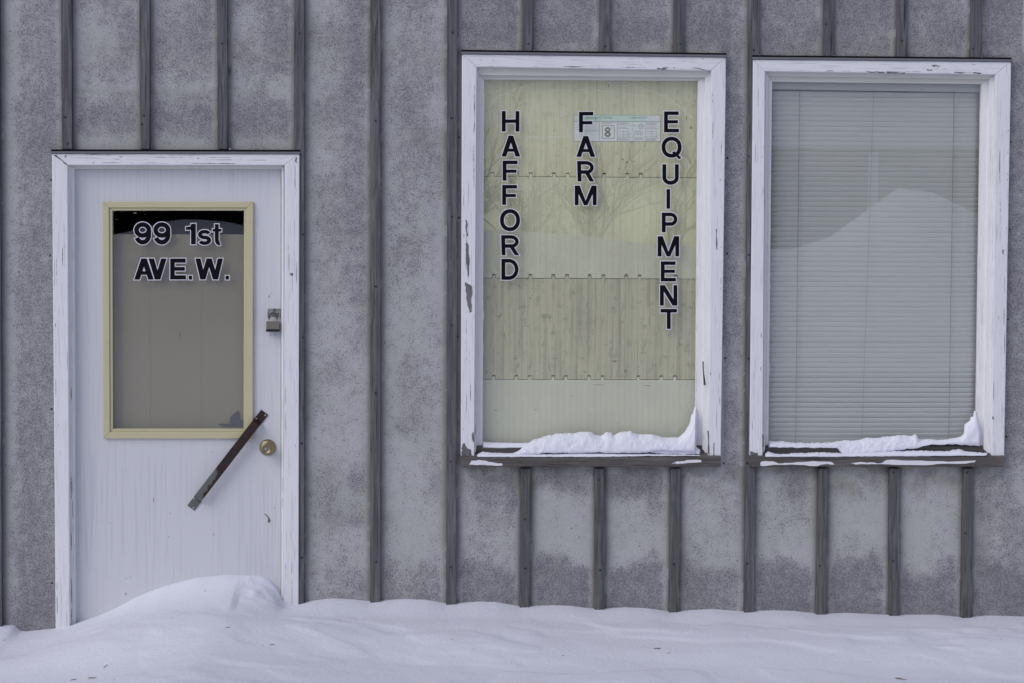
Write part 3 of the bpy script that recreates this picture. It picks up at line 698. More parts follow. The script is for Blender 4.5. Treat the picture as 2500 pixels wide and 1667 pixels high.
hand1 = (('left', [(1137, 538), (1141, 540), (1142, 575), (1139, 590), (1144, 600), (1146, 640), (1143, 680), (1139, 650), (1136, 610), (1139, 585), (1136, 560)]),
         ('left', [(1135, 690), (1146, 695), (1153, 700), (1151, 740), (1152, 762), (1146, 764), (1141, 740), (1137, 715)]),
         ('left', [(1127, 1094), (1132, 1080), (1140, 1092), (1150, 1097), (1152, 1112), (1126, 1113)]), ('left', [(1152, 1060), (1157, 1050), (1158, 1075), (1153, 1080)]),
         ('right', [(1714, 880), (1717, 881), (1720, 937), (1723, 940), (1719, 938)]), ('right', [(1728, 1050), (1731, 1052), (1733, 1110), (1729, 1105)]), ('right', [(1742, 1080), (1744, 1080), (1744, 1112), (1741, 1112)]),
         ('right', [(1748, 560), (1750, 561), (1751, 610), (1748, 605)]), ('top', [(1604, 167), (1628, 168), (1626, 171), (1606, 170)]), ('top', [(1695, 167), (1712, 168), (1730, 173), (1712, 171)]))
hand2 = (('left', [(1831, 1100), (1850, 1105), (1852, 1113), (1831, 1114)]), ('top', [(2274, 160), (2295, 161), (2292, 164), (2276, 163)]), ('top', [(2120, 176), (2160, 177), (2158, 179), (2122, 178)]),
         ('top', [(2164, 177), (2210, 178), (2208, 180), (2166, 179)]), ('top', [(2262, 170), (2278, 171), (2275, 174), (2264, 173)]), ('top', [(2375, 177), (2397, 179), (2395, 181), (2376, 180)]), ('top', [(2330, 177), (2352, 178), (2350, 180), (2331, 179)]),
         ('right', [(2423, 1015), (2426, 1016), (2426, 1024), (2423, 1023)]), ('left', [(1861, 1060), (1864, 1058), (1864, 1090), (1861, 1098)]), ('right', [(2447, 612), (2451, 611), (2450, 622), (2447, 620)]))
win1 = window('w1', S1, (20, 8, 16), hand1,
              ([(1146, 1133), (1150, 1124), (1170, 1122), (1185, 1123), (1198, 1127), (1226, 1130), (1226, 1136), (1190, 1134), (1165, 1134)],
               [(1641, 1130), (1652, 1125), (1672, 1124), (1680, 1121), (1712, 1121), (1712, 1126), (1680, 1129), (1660, 1131)]))
win2 = window('w2', S2, (24, 8, 16), hand2,
              ([(1856, 1128), (1862, 1125), (1885, 1124), (1900, 1130), (1925, 1129), (1958, 1126), (1985, 1125), (2028, 1126), (2037, 1132), (2010, 1132), (1990, 1137), (1950, 1133), (1900, 1133), (1870, 1136), (1857, 1136)],
               [(2077, 1130), (2100, 1127), (2125, 1128), (2150, 1130), (2165, 1121), (2200, 1122), (2250, 1123), (2285, 1124), (2330, 1126), (2382, 1123), (2380, 1127), (2350, 1131), (2300, 1131), (2265, 1134), (2200, 1133), (2150, 1132), (2120, 1132), (2090, 1132)]))

# shop lettering on the left window
for ch, bx in (('H', (1223, 270, 1270, 324)), ('A', (1222.5, 330, 1272, 385)), ('F', (1225, 391, 1265.5, 444)), ('F', (1224, 450.5, 1264, 503)), ('O', (1218.5, 510, 1271.5, 567)), ('R', (1222, 573, 1269, 626)), ('D', (1222, 631, 1268, 686)),
               ('F', (1411.5, 272, 1450.5, 326)), ('A', (1405, 331, 1455, 386)), ('R', (1407.5, 392, 1452, 446)), ('M', (1401, 452, 1458.5, 504)),
               ('E', (1619, 271, 1659.5, 326)), ('Q', (1613, 333, 1666, 392)), ('U', (1615, 400, 1659, 454)), ('I', (1625, 460.5, 1638, 512.5)), ('P', (1613.5, 518, 1656, 570)), ('M', (1603.5, 575.5, 1660, 629)), ('E', (1611, 637, 1652, 690)), ('N', (1609, 695, 1655.5, 749)), ('T', (1610.5, 753, 1654.5, 806))):
    letter(win1, ch, bx, 9.5, .030, 2.0, tilt=-.03 if ch == 'R' else 0)

sm_m = bpy.data.materials.new('wiped_smear'); sm_m.use_nodes = True; _t = sm_m.node_tree; _b = _t.nodes['Principled BSDF']; _b.inputs['Base Color'].default_value = (.75, .75, .70, 1); _b.inputs['Roughness'].default_value = .9
_k = _t.nodes.new('ShaderNodeTexNoise'); _k.inputs['Scale'].default_value = 60; _tc = _t.nodes.new('ShaderNodeTexCoord'); _t.links.new(_tc.outputs['Object'], _k.inputs['Vector'])
_m = _t.nodes.new('ShaderNodeMath'); _m.operation = 'MULTIPLY'; _m.inputs[1].default_value = .30; _t.links.new(_k.outputs[0], _m.inputs[0]); _t.links.new(_m.outputs[0], _b.inputs['Alpha'])
b = MB()
for q, (pts, wd) in enumerate((([(1186, 262), (1215, 238), (1262, 217), (1320, 204), (1372, 199)], 6), ([(1200, 250), (1250, 233), (1320, 222), (1420, 220), (1520, 226), (1590, 240)], 2.2), ([(1500, 200), (1560, 213), (1630, 240), (1668, 268), (1692, 292)], 6),
                               ([(1692, 388), (1686, 405), (1680, 412)], 4), ([(1270, 336), (1330, 337), (1400, 331)], 6), ([(1310, 240), (1290, 300), (1300, 330)], 9))):
    pp = []
    for i in range(len(pts)-1):
        for j in range(6): t = j/6; pp.append((pts[i][0]+(pts[i+1][0]-pts[i][0])*t, pts[i][1]+(pts[i+1][1]-pts[i][1])*t))
    pp.append(pts[-1]); L, R = ribbon(pp, wd, False); n = len(L); L = pw(L, .0296-.00004*q); R = pw(R, .0296-.00004*q)
    b.add([(x, .0296-.00004*q, z) for x, z in L]+[(x, .0296-.00004*q, z) for x, z in R], [(n+i, n+i+1, i+1, i) for i in range(n-1)])
b.build('smear', sm_m, win1)

# ------------------------------------------------------------------ foam form blocks stacked behind the left window
def foam_mat(name, dirt, c0, dim=(.52, .51, .35)):
    k = NT(name, .8, .15)
    n1 = k.noise((5, 5, 2.5), 1, 5, .65); n5 = k.noise((34, 1, .9), 1, 3, .6, (1, 4, 2)); n6 = k.noise((3, 3, 3), 1, 3, .6, (8, 8, 1)); n2 = k.noise((70, 70, 12), 1, 4, .6, (3, 3, 3)); n3 = k.noise((26, 26, 26), 1, 4, .7, (6, 1, 2)); n4 = k.noise((14, 1, 1.5), 1, 3, .6, (2, 2, 7))
    sx = k.t.nodes.new('ShaderNodeSeparateXYZ'); k.t.links.new(k.tc.outputs['Object'], sx.inputs[0])
    fr = k.math('FRACT', k.math('MULTIPLY', sx.outputs[0], 1/.0243)); ln = k.math('SUBTRACT', 1.0, k.step(k.math('ABSOLUTE', k.math('SUBTRACT', fr, .5)), .02, .09))
    c = k.mix(k.step(n1, .35, .7), c0, tuple(x*.9 for x in c0))
    c = k.mix(k.math('MULTIPLY', k.step(n4, .45, .7), .6*dirt), c, dim)
    c = k.mix(k.math('MULTIPLY', k.math('MULTIPLY', k.step(n5, .45, .62), k.step(n6, .35, .6)), .70*dirt), c, (.27, .26, .175))
    c = k.mix(k.math('MULTIPLY', k.step(n6, .45, .65), .22), c, (c0[0]*.82, c0[1]*.76, c0[2]*.78))
    c = k.mix(k.math('MULTIPLY', k.step(n2, .52, .68), .55*dirt), c, (.30, .29, .20))
    c = k.mix(k.math('MULTIPLY', k.step(n3, .56, .66), .62*dirt), c, (.25, .24, .16))
    c = k.mix(k.math('MULTIPLY', ln, .12+.42*dirt*.8), c, (.30, .30, .20))
    k.color(c); k.bump(k.math('SUBTRACT', n1, k.math('MULTIPLY', ln, .5)), .15, .002); return k.m
YF = .062
teeth1 = [1201, 1261.5, 1295, 1352, 1385, 1474, 1530, 1563]; teeth3 = [1206, 1295, 1351, 1385, 1440, 1474, 1529, 1562, 1651]; teeth4 = [1207, 1262, 1295, 1352, 1384, 1440, 1473, 1561, 1617, 1650]
rows = [(-40, 433, None, teeth1, 'rough', .5, 'pale green foam block carrying the printed 8 inch label, topmost behind the lettered window'),
        (433, 681, teeth1, teeth3, 'mid', .22, 'smooth pale green foam form block second from the top behind the lettered window'),
        (681, 925, teeth3, teeth4, 'dirty', .95, 'dirty streaked green foam form block third from the top behind the lettered window'),
        (925, 1178, teeth4, None, 'clean', .10, 'clean pale foam form block at the bottom of the stack just above the snowy sill')]
cols = [(.64, .62, .425), (.66, .665, .475), (.585, .57, .375), (.67, .68, .53)]
foam0 = None
for i, (ya_, yb_, tt, tb, nm, dirt, lab) in enumerate(rows):
    zt = W(1440, ya_, YF)[1]-.0012; zb_ = W(1440, yb_, YF)[1]+.0012; XL = W(1030, 600, YF)[0]; XR = W(1800, 600, YF)[0]; H_ = W(1440, 424, YF)[1]-W(1440, 433, YF)[1]; tw = 4.6*PXM*1.02
    def edge(ts, z, up_):                       # toothed joint
        e = [(XL, z)]; tw = 4.6*PXM*1.02*(.78 if up_ else 1.0); H_ = (W(1440, 424, YF)[1]-W(1440, 433, YF)[1])*(.86 if up_ else 1.06)
        for t in ts:
            x = W(t, 600, YF)[0]; e += [(x-tw, z), (x-tw*.92, z+H_), (x+tw*.92, z+H_), (x+tw, z)]
        return e+[(XR, z)]
    top_ = edge(tt, zt, 1) if tt else [(XL, zt), (XR, zt)]
    bot_ = edge(tb, zb_, 0) if tb else [(XL, zb_), (XR, zb_)]
    xc = (XL+XR)/2
    b = MB(); b.prism(top_+bot_[::-1], YF, YF+.066)
    z0_ = zb_; b.v = [(x-xc, y-YF, z-z0_) for x, y, z in b.v]
    if i == 2:                                  # pressed cable mark and smears on the dirty block
        for s_ in range(26):
            t = s_/25; px = 1325-70*t**.6-3*math.sin(9*t); py = 690+200*t; x, z = W(px, py, YF); chip(b, x-xc, z-z0_, .005, .004, 0, True)
        for px, py, l, wd in ((1285, 797, .03, .005), (1278, 782, .02, .004), (1527, 905, .012, .02), (1330, 770, .004, .012), (1440, 850, .002, .03), (1478, 840, .01, .003), (1490, 836, .008, .003), (1500, 880, .02, .012), (1680, 855, .03, .003), (1420, 830, .002, .06)):
            x, z = W(px, py, YF); chip(b, x-xc, z-z0_, l, wd, 0, True)
    if i == 0:
        for px, py, l, wd in ((1213, 265, .006, .006), (1687, 313, .012, .014), (1676, 290, .004, .03), (1651, 250, .003, .02), (1655, 225, .003, .03), (1520, 390, .012, .006), (1530, 397, .01, .01), (1545, 395, .008, .006), (1512, 412, .006, .008), (1523, 363, .006, .004), (1486, 210, .006, .02), (1300, 325, .004, .008), (1213, 217, .006, .006), (1575, 200, .02, .004), (1605, 205, .01, .006)):
            x, z = W(px, py, YF); chip(b, x-xc, z-z0_, l, wd, 0, True)
    if i == 3:
        for px, py, l, wd in ((1397, 965, .004, .008), (1308, 999, .012, .004), (1210, 1000, .016, .005), (1496, 1037, .002, .004), (1508, 1031, .007, .003), (1460, 938, .05, .003), (1580, 940, .03, .004)):
            x, z = W(px, py, YF); chip(b, x-xc, z-z0_, l, wd, 0, True)
    o = b.build('foam_block', [foam_mat('foam_'+nm, dirt, cols[i]), plain('foam_smear', (.26, .25, .17), .8)]); o.location = (xc, YF, z0_)
    tag(o, lab, 'foam block', 'foam form blocks stacked behind the lettered window')
    if i == 0: foam0 = o
# printed label sheet on the top block
b = MB(); Y2 = YF-.0006
def rc(x0, y0, x1, y1, m, k_=0): b.flat(pw([(x0, y0), (x1, y0), (x1, y1), (x0, y1)], Y2-.0002*k_), Y2-.0002*k_, m)
b.prism(pw([(1401, 282), (1613, 282), (1613, 346.5), (1401, 346.5)], Y2), Y2, YF-.00005, 0)
rc(1401.5, 282.5, 1576, 297.5, 3, 1)
rc(1456, 297.2, 1576, 299.5, 3, 1)
for l in ((1401, 296.8, 1613, 297.8), (1401, 282, 1613, 282.7), (1401, 345.7, 1613, 346.7), (1401, 282, 1401.8, 346.7), (1612.2, 282, 1613, 346.7), (1463, 300, 1463.7, 346), (1506.3, 298, 1507.3, 346), (1545, 299, 1545.6, 336), (1576, 299, 1576.6, 346), (1425, 320, 1463, 320.6), (1507, 336, 1576, 336.6), (1507, 308, 1545, 308.5),
          (1470, 307, 1500.5, 308.2), (1470, 337.8, 1500.5, 339), (1470, 307, 1471.3, 339), (1499.3, 307, 1500.5, 339), (1522, 319, 1522.5, 336), (1533, 319, 1533.5, 336), (1591, 319, 1591.5, 336), (1602, 319, 1602.5, 336)): rc(*l, 1, 2)
for x0, x1, ys_ in ((1509, 1540, (300.5, 302.8, 305, 312, 314.5, 321, 327.5, 332.5, 338.5, 341, 343.2)), (1578, 1610, (300.3, 302.4, 304.5, 308.5, 312.5, 315, 321, 327, 333, 338, 340.5, 343)), (1547, 1573, (320.5, 323, 327, 329.5, 339, 341.5)), (1404, 1412, (305, 311, 317)), (1469, 1504, (300, 302.5)), (1547, 1556, (306, 308))):
    for y_ in ys_: rc(x0, y_, x0+(x1-x0)*random.uniform(.6, 1), y_+1.0, 2, 2)
def ringp(cx, cy, r0, r1, m, k_, n=24):
    for i in range(n):
        a, c_ = 2*math.pi*i/n, 2*math.pi*(i+1)/n
        b.flat(pw([(cx+r0*math.cos(a), cy+r0*math.sin(a)), (cx+r1*math.cos(a), cy+r1*math.sin(a)), (cx+r1*math.cos(c_), cy+r1*math.sin(c_)), (cx+r0*math.cos(c_), cy+r0*math.sin(c_))], Y2-.0002*k_), Y2-.0002*k_, m)
ringp(1565, 310, 5.4, 6.5, 1, 2); ringp(1417, 332, 3.4, 4.2, 2, 2)
lab_m = [plain('label_paper', (.74, .77, .80), .6), plain('label_ink', (.12, .12, .13), .6), plain('label_small_print', (.33, .33, .35), .6), plain('label_green_band', (.58, .72, .68), .6), plain('label_green_ink', (.13, .30, .27), .6)]
def text_into(mb, s, px, py, hpx, m, k_, shear=0, wpx=None):
    cu = bpy.data.curves.new('t', 'FONT'); cu.body = s; cu.shear = shear; cu.offset = .01
    ob = bpy.data.objects.new('t', cu); C.objects.link(ob); dg = bpy.context.evaluated_depsgraph_get(); dg.update()
    me = bpy.data.meshes.new_from_object(ob.evaluated_get(dg)); co_ = np.array([v.co[:] for v in me.vertices])
    x0, y0 = co_[:, 0].min(), co_[:, 1].min(); sc = hpx/(co_[:, 1].max()-y0); sx_ = sc if wpx is None else wpx/(co_[:, 0].max()-x0); yy = Y2-.0002*k_
    vs = []
    for c_ in co_:
        x, z = W(px+(c_[0]-x0)*sx_, py-(c_[1]-y0)*sc, yy); vs.append((x, yy, z))
    mb.add(vs, [tuple(p.vertices) for p in me.polygons], m)
    bpy.data.objects.remove(ob); bpy.data.curves.remove(cu); bpy.data.meshes.remove(me)
text_into(b, 'Advantage ICF System', 1428, 292.5, 8, 4, 3, .25, 68)
text_into(b, '1-888-446-5377', 1537, 290.5, 4.6, 4, 3, 0, 45); text_into(b, 'VTC', 1561, 312.2, 4.4, 1, 3, 0, 8)
g = glyph('8', 15, 24, 4.6)
for e in g:
    L, R = ribbon(e[1], e[2], True); n = len(L); T_ = lambda p: (lambda q: (q[0], Y2-.0007, q[1]))(W(1476+p[0], 335.5-p[1], Y2-.0007))
    b.add([T_(p) for p in L]+[T_(p) for p in R], [(n+i, n+(i+1) % n, (i+1) % n, i) for i in range(n)], 1)
rc(1491.5, 311.5, 1492.6, 315, 1, 3); rc(1494, 311.5, 1495.1, 315, 1, 3)
ls = b.build('label_sheet', lab_m, foam0); ls.matrix_parent_inverse = Matrix.Translation(-Vector(foam0.location))

# ------------------------------------------------------------------ closed blind in the right window
YB = .062
bx0, bz1 = W(1872, 212, YB); bx1 = W(2400, 212, YB)[0]; bzb = W(2100, 1082, YB)[1]
blind = empty('window_blind', ((bx0+bx1)/2, YB, bzb), 'closed grey white slatted blind hanging inside the right hand window', 'window blind')
k = NT('blind_slats', .45, .4); n1 = k.noise((3, 3, 3), 1, 3); k.color(k.mix(n1, (.53, .545, .54), (.50, .515, .505)))
M_SLAT = k.m
b = MB(); pitch = .01995; nsl = int((bz1-bzb-.03)/pitch)+1
for i in range(nsl):
    zc_ = bz1-.028-i*pitch; n = 24; vs = []; tl = rad(random.gauss(81, .8)) if i < nsl-14 else rad(random.gauss(73, 1.2)); dr = random.gauss(0, .0005); sg = random.uniform(.0005, .0016)
    for j in range(n+1):
        t = j/n; x = bx0+(bx1-bx0)*t-(bx0+bx1)/2; zz = zc_-bzb+dr*(t-.5)-sg*math.sin(math.pi*t)*(1 if i > 2 else 2.2)+.0003*math.sin(t*17+i)
        for a, o_ in ((-1, 0), (-.5, .0008), (0, .0011), (.5, .0008), (1, 0)):
            h_ = .0125*a; vs.append((x, -math.cos(tl)*h_*-1*-1-math.sin(tl)*o_, zz+math.sin(tl)*h_-math.cos(tl)*o_))
    fs = [(j*5+q, (j+1)*5+q, (j+1)*5+q+1, j*5+q+1) for j in range(n) for q in range(4)]
    b.add(vs, fs)
so = b.build('slats', M_SLAT, blind, True); md = so.modifiers.new('thick', 'SOLIDIFY'); md.thickness = .0004
hx = (bx1-bx0)/2; H0 = bz1-bzb
b = MB(); b.board([(-hx, H0-.012), (hx, H0-.017), (hx, H0+.02), (-hx, H0+.02)], -.012, .012, .002); b.build('headrail', M_SLAT, blind)
b = MB(); b.tube([(-hx, -.0165, H0-.0135), (-hx*.1, -.0165, H0-.0185), (hx*.3, -.0165, H0-.0205), (hx, -.0165, H0-.0195)], .0013, 6); b.build('valance_edge', M_FLASH, blind)
M_CORD = plain('ladder_cord', (.26, .25, .22), .8)
for px in (1946, 2120, 2321):
    x = W(px, 600, YB)[0]-(bx0+bx1)/2; b = MB()
    if px != 2120:
        b.tube([(x+.0006*math.sin(i*2.1), -.0145, H0-.01-(H0-.01)*i/80) for i in range(81)], .0011, 6)
        for i in range(nsl): b.tube([(x-.002, -.0142, H0-.036-i*pitch), (x+.002, -.0142, H0-.034-i*pitch)], .0008, 5)
    else: b.tube([(x+.010-.03*i/20, -.0142, H0-.01-(H0-.01)*i/20) for i in range(21)], .0006, 6)
    b.build('ladder_cord', M_CORD, blind)
b = MB(); b.board([(-hx, -.004), (hx, -.006), (hx, .006), (-hx, .008)], -.013, .01, .002); b.build('bottom_bar', M_SLAT, blind)

# ------------------------------------------------------------------ snow on the sills
def C4(x, y, ox): return ox+x/3.36, 980+y/3.36
def snow_mesh(mb, top, bot, ox, yb, yf, step=3.0, rough=.0036, seed=1, flat=False):
    xs = np.arange(top[0][0], top[-1][0]+.1, step); tx, ty = zip(*top); bx_, by_ = zip(*bot); K = 16; rows_ = []
    tz = np.interp(xs, tx, ty); bz = np.interp(xs, bx_, by_); L = len(xs)
    _w = np.ones(13)/13; tzs = np.convolve(np.pad(tz, 6, 'edge'), _w, 'valid'); bz = np.convolve(np.pad(bz, 6, 'edge'), _w, 'valid')
    for i, x in enumerate(xs):
        px, pt = C4(x, tz[i], ox); _, pb = C4(x, max(bz[i], tz[i]+6), ox); en = min(1, min(i, L-1-i)/5.0)**.5 if not flat else min(1, min(i, L-1-i)/3.0)**.5
        yfl = yb+(yf-yb)*(.35+.65*en)
        X0, Z0 = W(px, pt, yb); Zs = W(px, C4(x, max(tzs[i], 0), ox)[1], yb)[1]; X1, Z1 = W(px, pb, yfl); Z1 -= .001
        row = []
        for k_ in range(K):
            a = k_/(K-1)*math.pi/2; e = .75
            yy = yb+(yfl-yb)*math.sin(a)**e; cc = max(math.cos(a), 0); zz = Z1+(Zs-Z1)*cc**e+(Z0-Zs)*cc**9
            ns = rough*((float(fbm(x/34., k_*.95+seed*7, seed, 2))-.5)*2.2+(float(value_noise(x/14., k_*1.9+seed*3, seed+5))-.5)*.22); row.append((X0+(X1-X0)*k_/(K-1), yy-ns*math.sin(a)*(1.0 if k_ else 0), zz+ns*(1 if k_ else .6)))
        row.append((X1, yb+.0, Z1-.004)); rows_.append(row)
    n = K+1; vs = [p for r in rows_ for p in r]
    fs = [(i*n+k_, i*n+k_+1, (i+1)*n+k_+1, (i+1)*n+k_) for i in range(L-1) for k_ in range(n-1)]+[tuple(range(n-1, -1, -1)), tuple(range((L-1)*n, L*n))]
    mb.add(vs, fs)
def densify(pts, amp, seed):
    r_ = random.Random(seed); o = []
    for i in range(len(pts)-1):
        (x0, y0), (x1, y1) = pts[i], pts[i+1]; n = max(1, int(abs(x1-x0)/14))
        for j in range(n): t = j/n; o.append((x0+(x1-x0)*t, y0+(y1-y0)*t+(r_.uniform(-amp, amp) if j else 0)))
    return o+[pts[-1]]
t1 = [(465, 428), (520, 408), (560, 385), (600, 350), (700, 305), (800, 275), (900, 255), (1000, 258), (1050, 245), (1130, 243), (1190, 268), (1230, 282), (1270, 250), (1320, 250), (1335, 272), (1400, 242), (1480, 240), (1540, 268), (1650, 262), (1700, 278), (1770, 294), (1870, 290), (1920, 250), (1950, 200), (1965, 165), (1972, 112), (1985, 100), (2000, 40), (2018, 30)]
b1_ = [(465, 434), (700, 424), (900, 418), (1200, 414), (1450, 418), (1640, 408), (1720, 392), (1900, 404), (2018, 415)]
b = MB(); snow_mesh(b, densify(t1, 3, 1), densify(b1_, 5, 2), 1100, .027, -.040, seed=3)
snow_mesh(b, [(262, 322), (330, 330), (560, 334), (660, 332)], [(262, 372), (400, 376), (560, 372), (660, 370)], 1100, .027, -.002, rough=.0008, seed=5, flat=True)
snow_mesh(b, densify([(215, 430), (260, 408), (330, 416), (470, 420), (800, 424), (1100, 418), (1500, 424), (1900, 426), (2050, 432)], 2, 8), densify([(215, 449), (700, 448), (1200, 449), (1640, 440), (2050, 440)], 2, 9), 1100, -.012, -.0525, rough=.0012, seed=6, flat=True)
snow_mesh(b, densify([(1640, 385), (1720, 375), (1850, 388), (1920, 372), (2000, 356), (2050, 392)], 6, 14), densify([(1640, 415), (1850, 425), (2050, 425)], 4, 15), 1100, -.001, -.030, rough=.003, seed=9, flat=True)
o1 = b.build('snow_drift', M_SNOW, None, True, loc=(W(1440, 1105)[0], -.02, W(1440, 1105)[1])); tag(o1, 'long lumpy ridge of snow on the sill of the lettered window climbing its right corner', 'snow', 'snow drifts on the window sills')
t2 = [(255, 322), (350, 322), (500, 335), (700, 335), (850, 318), (1000, 312), (1060, 295), (1150, 292), (1230, 282), (1320, 272), (1400, 280), (1455, 265), (1472, 272), (1476, 300), (1520, 312), (1560, 303), (1600, 309), (1660, 312), (1740, 302), (1820, 288), (1858, 258), (1862, 190), (1905, 155), (1914, 122), (1934, 118), (1941, 72), (1953, 75), (1962, 120), (1985, 200), (1997, 290)]
b2_ = [(255, 372), (600, 372), (835, 376), (850, 405), (880, 430), (1000, 427), (1250, 402), (1450, 378), (1500, 365), (1600, 347), (1800, 345), (1900, 352), (1997, 362)]
b = MB(); snow_mesh(b, densify(t2, 3, 3), densify(b2_, 4, 4), 1800, .027, -.020, seed=4)
snow_mesh(b, densify([(225, 425), (250, 405), (330, 425), (700, 412), (900, 420), (1200, 405), (1500, 398), (1700, 405), (1820, 385), (1860, 402), (1960, 412), (2050, 420)], 3, 5), densify([(225, 447), (900, 446), (1500, 442), (2050, 438)], 2, 6), 1800, -.010, -.0525, rough=.0014, seed=7, flat=True)
o2 = b.build('snow_drift', M_SNOW, None, True, loc=(W(2140, 1105)[0], -.02, W(2140, 1105)[1])); tag(o2, 'crusty snow on the peeling sill below the blind, curling up at its right corner', 'snow', 'snow drifts on the window sills')
for px, py, wpx, lab in ((1308, 128.5, 14, 'small snow wedge on the lettered window head beside its left batten'), (1494, 131, 16, 'small snow wedge on the lettered window head beside its middle batten'), (1676, 133, 22, 'small snow wedge on the lettered window head beside its right batten'),
                         (2045, 141, 30, 'longest thin snow wedge on the blind window head beside its left batten'), (1856, 139, 12, 'tiny snow wedge at the left end of the blind window head'), (2396, 143, 10, 'tiny snow wedge on the blind window head beside its right batten'), (566, 368, 12, 'tiny snow wedge on the door head beside the third batten')):
    x, z = W(px, py+3, 0); w_ = wpx*PXM; b = MB(); n = 8; vs = []
    for i in range(n+1):
        t = i/n; h_ = .011*(1-t)**1.3*(.8+.4*random.random())+.0012
        vs += [(-w_/2+w_*t, .0, 0), (-w_/2+w_*t, .0, h_), (-w_/2+w_*t, -.015, h_*.6), (-w_/2+w_*t, -.026, 0)]
    fs = [(i*4+a, i*4+(a+1) % 4, (i+1)*4+(a+1) % 4, (i+1)*4+a) for i in range(n) for a in range(4)]+[(0, 1, 2, 3), (n*4+3, n*4+2, n*4+1, n*4)]
    b.add(vs, fs); o = b.build('snow_wedge', M_SNOW, None, True); o.location = (x, -.002, z+.0035); tag(o, lab, 'snow', 'small snow wedges on the head trims')

# ------------------------------------------------------------------ snow covered ground
CP = [(-400, 1528), (0, 1523), (37, 1525), (48, 1538), (64, 1540), (133, 1533), (186, 1520), (239, 1504), (282, 1485.5), (329.5, 1459), (399, 1432), (478, 1411), (558, 1404), (636, 1408), (655, 1416), (672, 1430), (685, 1450), (698, 1469), (728, 1471), (765, 1464), (813, 1459), (861, 1461.6),
      (903.5, 1466), (946, 1462.7), (988.5, 1460.5), (1042, 1462.7), (1089.5, 1471), (1130, 1469), (1169, 1467), (1210, 1468), (1267, 1478), (1300, 1477), (1351, 1476), (1390, 1477), (1446.6, 1484), (1480, 1483), (1526, 1481), (1580, 1483), (1632.6, 1491), (1680, 1488), (1739, 1485), (1813, 1491), (1850, 1489), (1888, 1488),
      (1940, 1490), (1994, 1496), (2074, 1494.6), (2153.5, 1499), (2233, 1499), (2286, 1499), (2345, 1504.7), (2419, 1501), (2499, 1503.6), (2900, 1512)]
CX = np.array([W(p[0], p[1], 0)[0] for p in CP]); CZ = np.array([W(p[0], p[1], 0)[1] for p in CP])
gx = axis(-260, W(-40, 800)[0], W(2560, 800)[0], 260, .012, 1.10); gy = axis(-420, -1.75, .09, 9, .012, 1.085)
GX, GY = np.meshgrid(gx, gy, indexing='ij'); D = np.clip(-GY, 0, None)
prof_ = np.interp(GX, CX, CZ)
_smx = np.linspace(-8, 8, 3201); _smz = np.interp(_smx, [-8, -1.7, -1.45, -1.1, -.75, -.5, -.1, .5, 1.5, 2.4, 8], [.19, .205, .22, .30, .36, .34, .315, .305, .29, .275, .26]); _kk = np.exp(-np.linspace(-3, 3, 81)**2/2); _kk /= _kk.sum(); _smz = np.convolve(np.pad(_smz, 40, 'edge'), _kk, 'valid'); sm = np.interp(GX, _smx, _smz)
wn_ = np.exp(-(D/.16)**1.5); base = sm-.05*sst(.05, .9, D)+.0*D
Z = base*(1-wn_)+prof_*wn_
# drift against the door falls outward, trough along the wall, low crest farther out
door_m = np.exp(-((GX+.85)/.42)**2)*np.exp(-(D/.5)**2)
Z += .03*door_m*(1-wn_)
Z += -.012*np.exp(-((D-.22)/.12)**2)*(GX > -.7)+.018*np.exp(-((D-.62-.08*np.sin(GX*1.7))/.20)**2)
wx = GX+.35*GY
near = .48*sst(.06, .35, D)*np.exp(-D/3.0)
ridge = 1-np.abs(2*fbm(wx*1.3, GY*2.0, 31, 3)-1)
Z += near*(.045*(ridge-.6)*.55+.060*(fbm(GX*1.3, GY*1.9, 41, 4)-.5)+.016*(fbm(GX*6, GY*7, 51, 3)-.5))
cl = fbm(wx*2.0, GY*2.8, 77, 3)
Z += near*.014*sst(.47, .56, cl)+near*.008*sst(.57, .64, fbm(wx*2.8, GY*3.6, 79, 3))
Z += .04*np.exp(-((GX+1.55)/.30)**2-((D-.95)/.22)**2)+.03*np.exp(-((GX+1.2)/.5)**2-((D-.62)/.2)**2)
rg_ = np.exp(-((GX+.57)/.10)**2-((D-.09)/.09)**2)
Z += rg_*(0.04*(fbm(GX*30, GY*30, 61, 3)-.5))-.014*np.exp(-((GX+.555)/.07)**2-((D-.09)/.07)**2)
far = sst(3, 14, np.sqrt(GX**2+D**2))
Z = Z*(1-far)+far*(.12+.25*fbm(GX*.15, GY*.15, 8, 3))
def mound(x, y, rx, ry, h): return h*np.exp(-((GX-x)/rx)**2-((GY-y)/ry)**2)
Z += mound(9.2, -27, 1.15, 3.0, 1.15)+mound(12.9, -26.5, 3.2, 3.0, 2.25)+mound(8.2, -27, 2.7, 3, 1.25)+mound(-4.9, -31, 1.1, 2.5, .42)+mound(-3.9, -31, .5, 2, .12)+mound(-5.5, -32, 9, 3, 1.66)+mound(3.5, -31, 6, 3, 1.52)
Z = np.where(GY > .075, Z-.05, Z)
ground = grid_object('snow_ground', gx, gy, np.stack([GX, GY, Z], -1), M_SNOW); tag(ground, 'wind rippled snow banked against the foot of the wall', None, None, 'structure')
def gz(x, y):
    i = min(max(np.searchsorted(gx, x), 1), len(gx)-1); j = min(max(np.searchsorted(gy, y), 1), len(gy)-1); return float(Z[i, j])
def ground_hit(px, py):
    d = fw+rt*((px-1250)/F_PX)-uu*((py-833.5)/F_PX); p = Vector((0, -DIST, EYE))
    for s_ in np.linspace(5.0, 7.6, 900):
        q = p+d*s_
        if q.z <= gz(q.x, q.y): return q
    return None
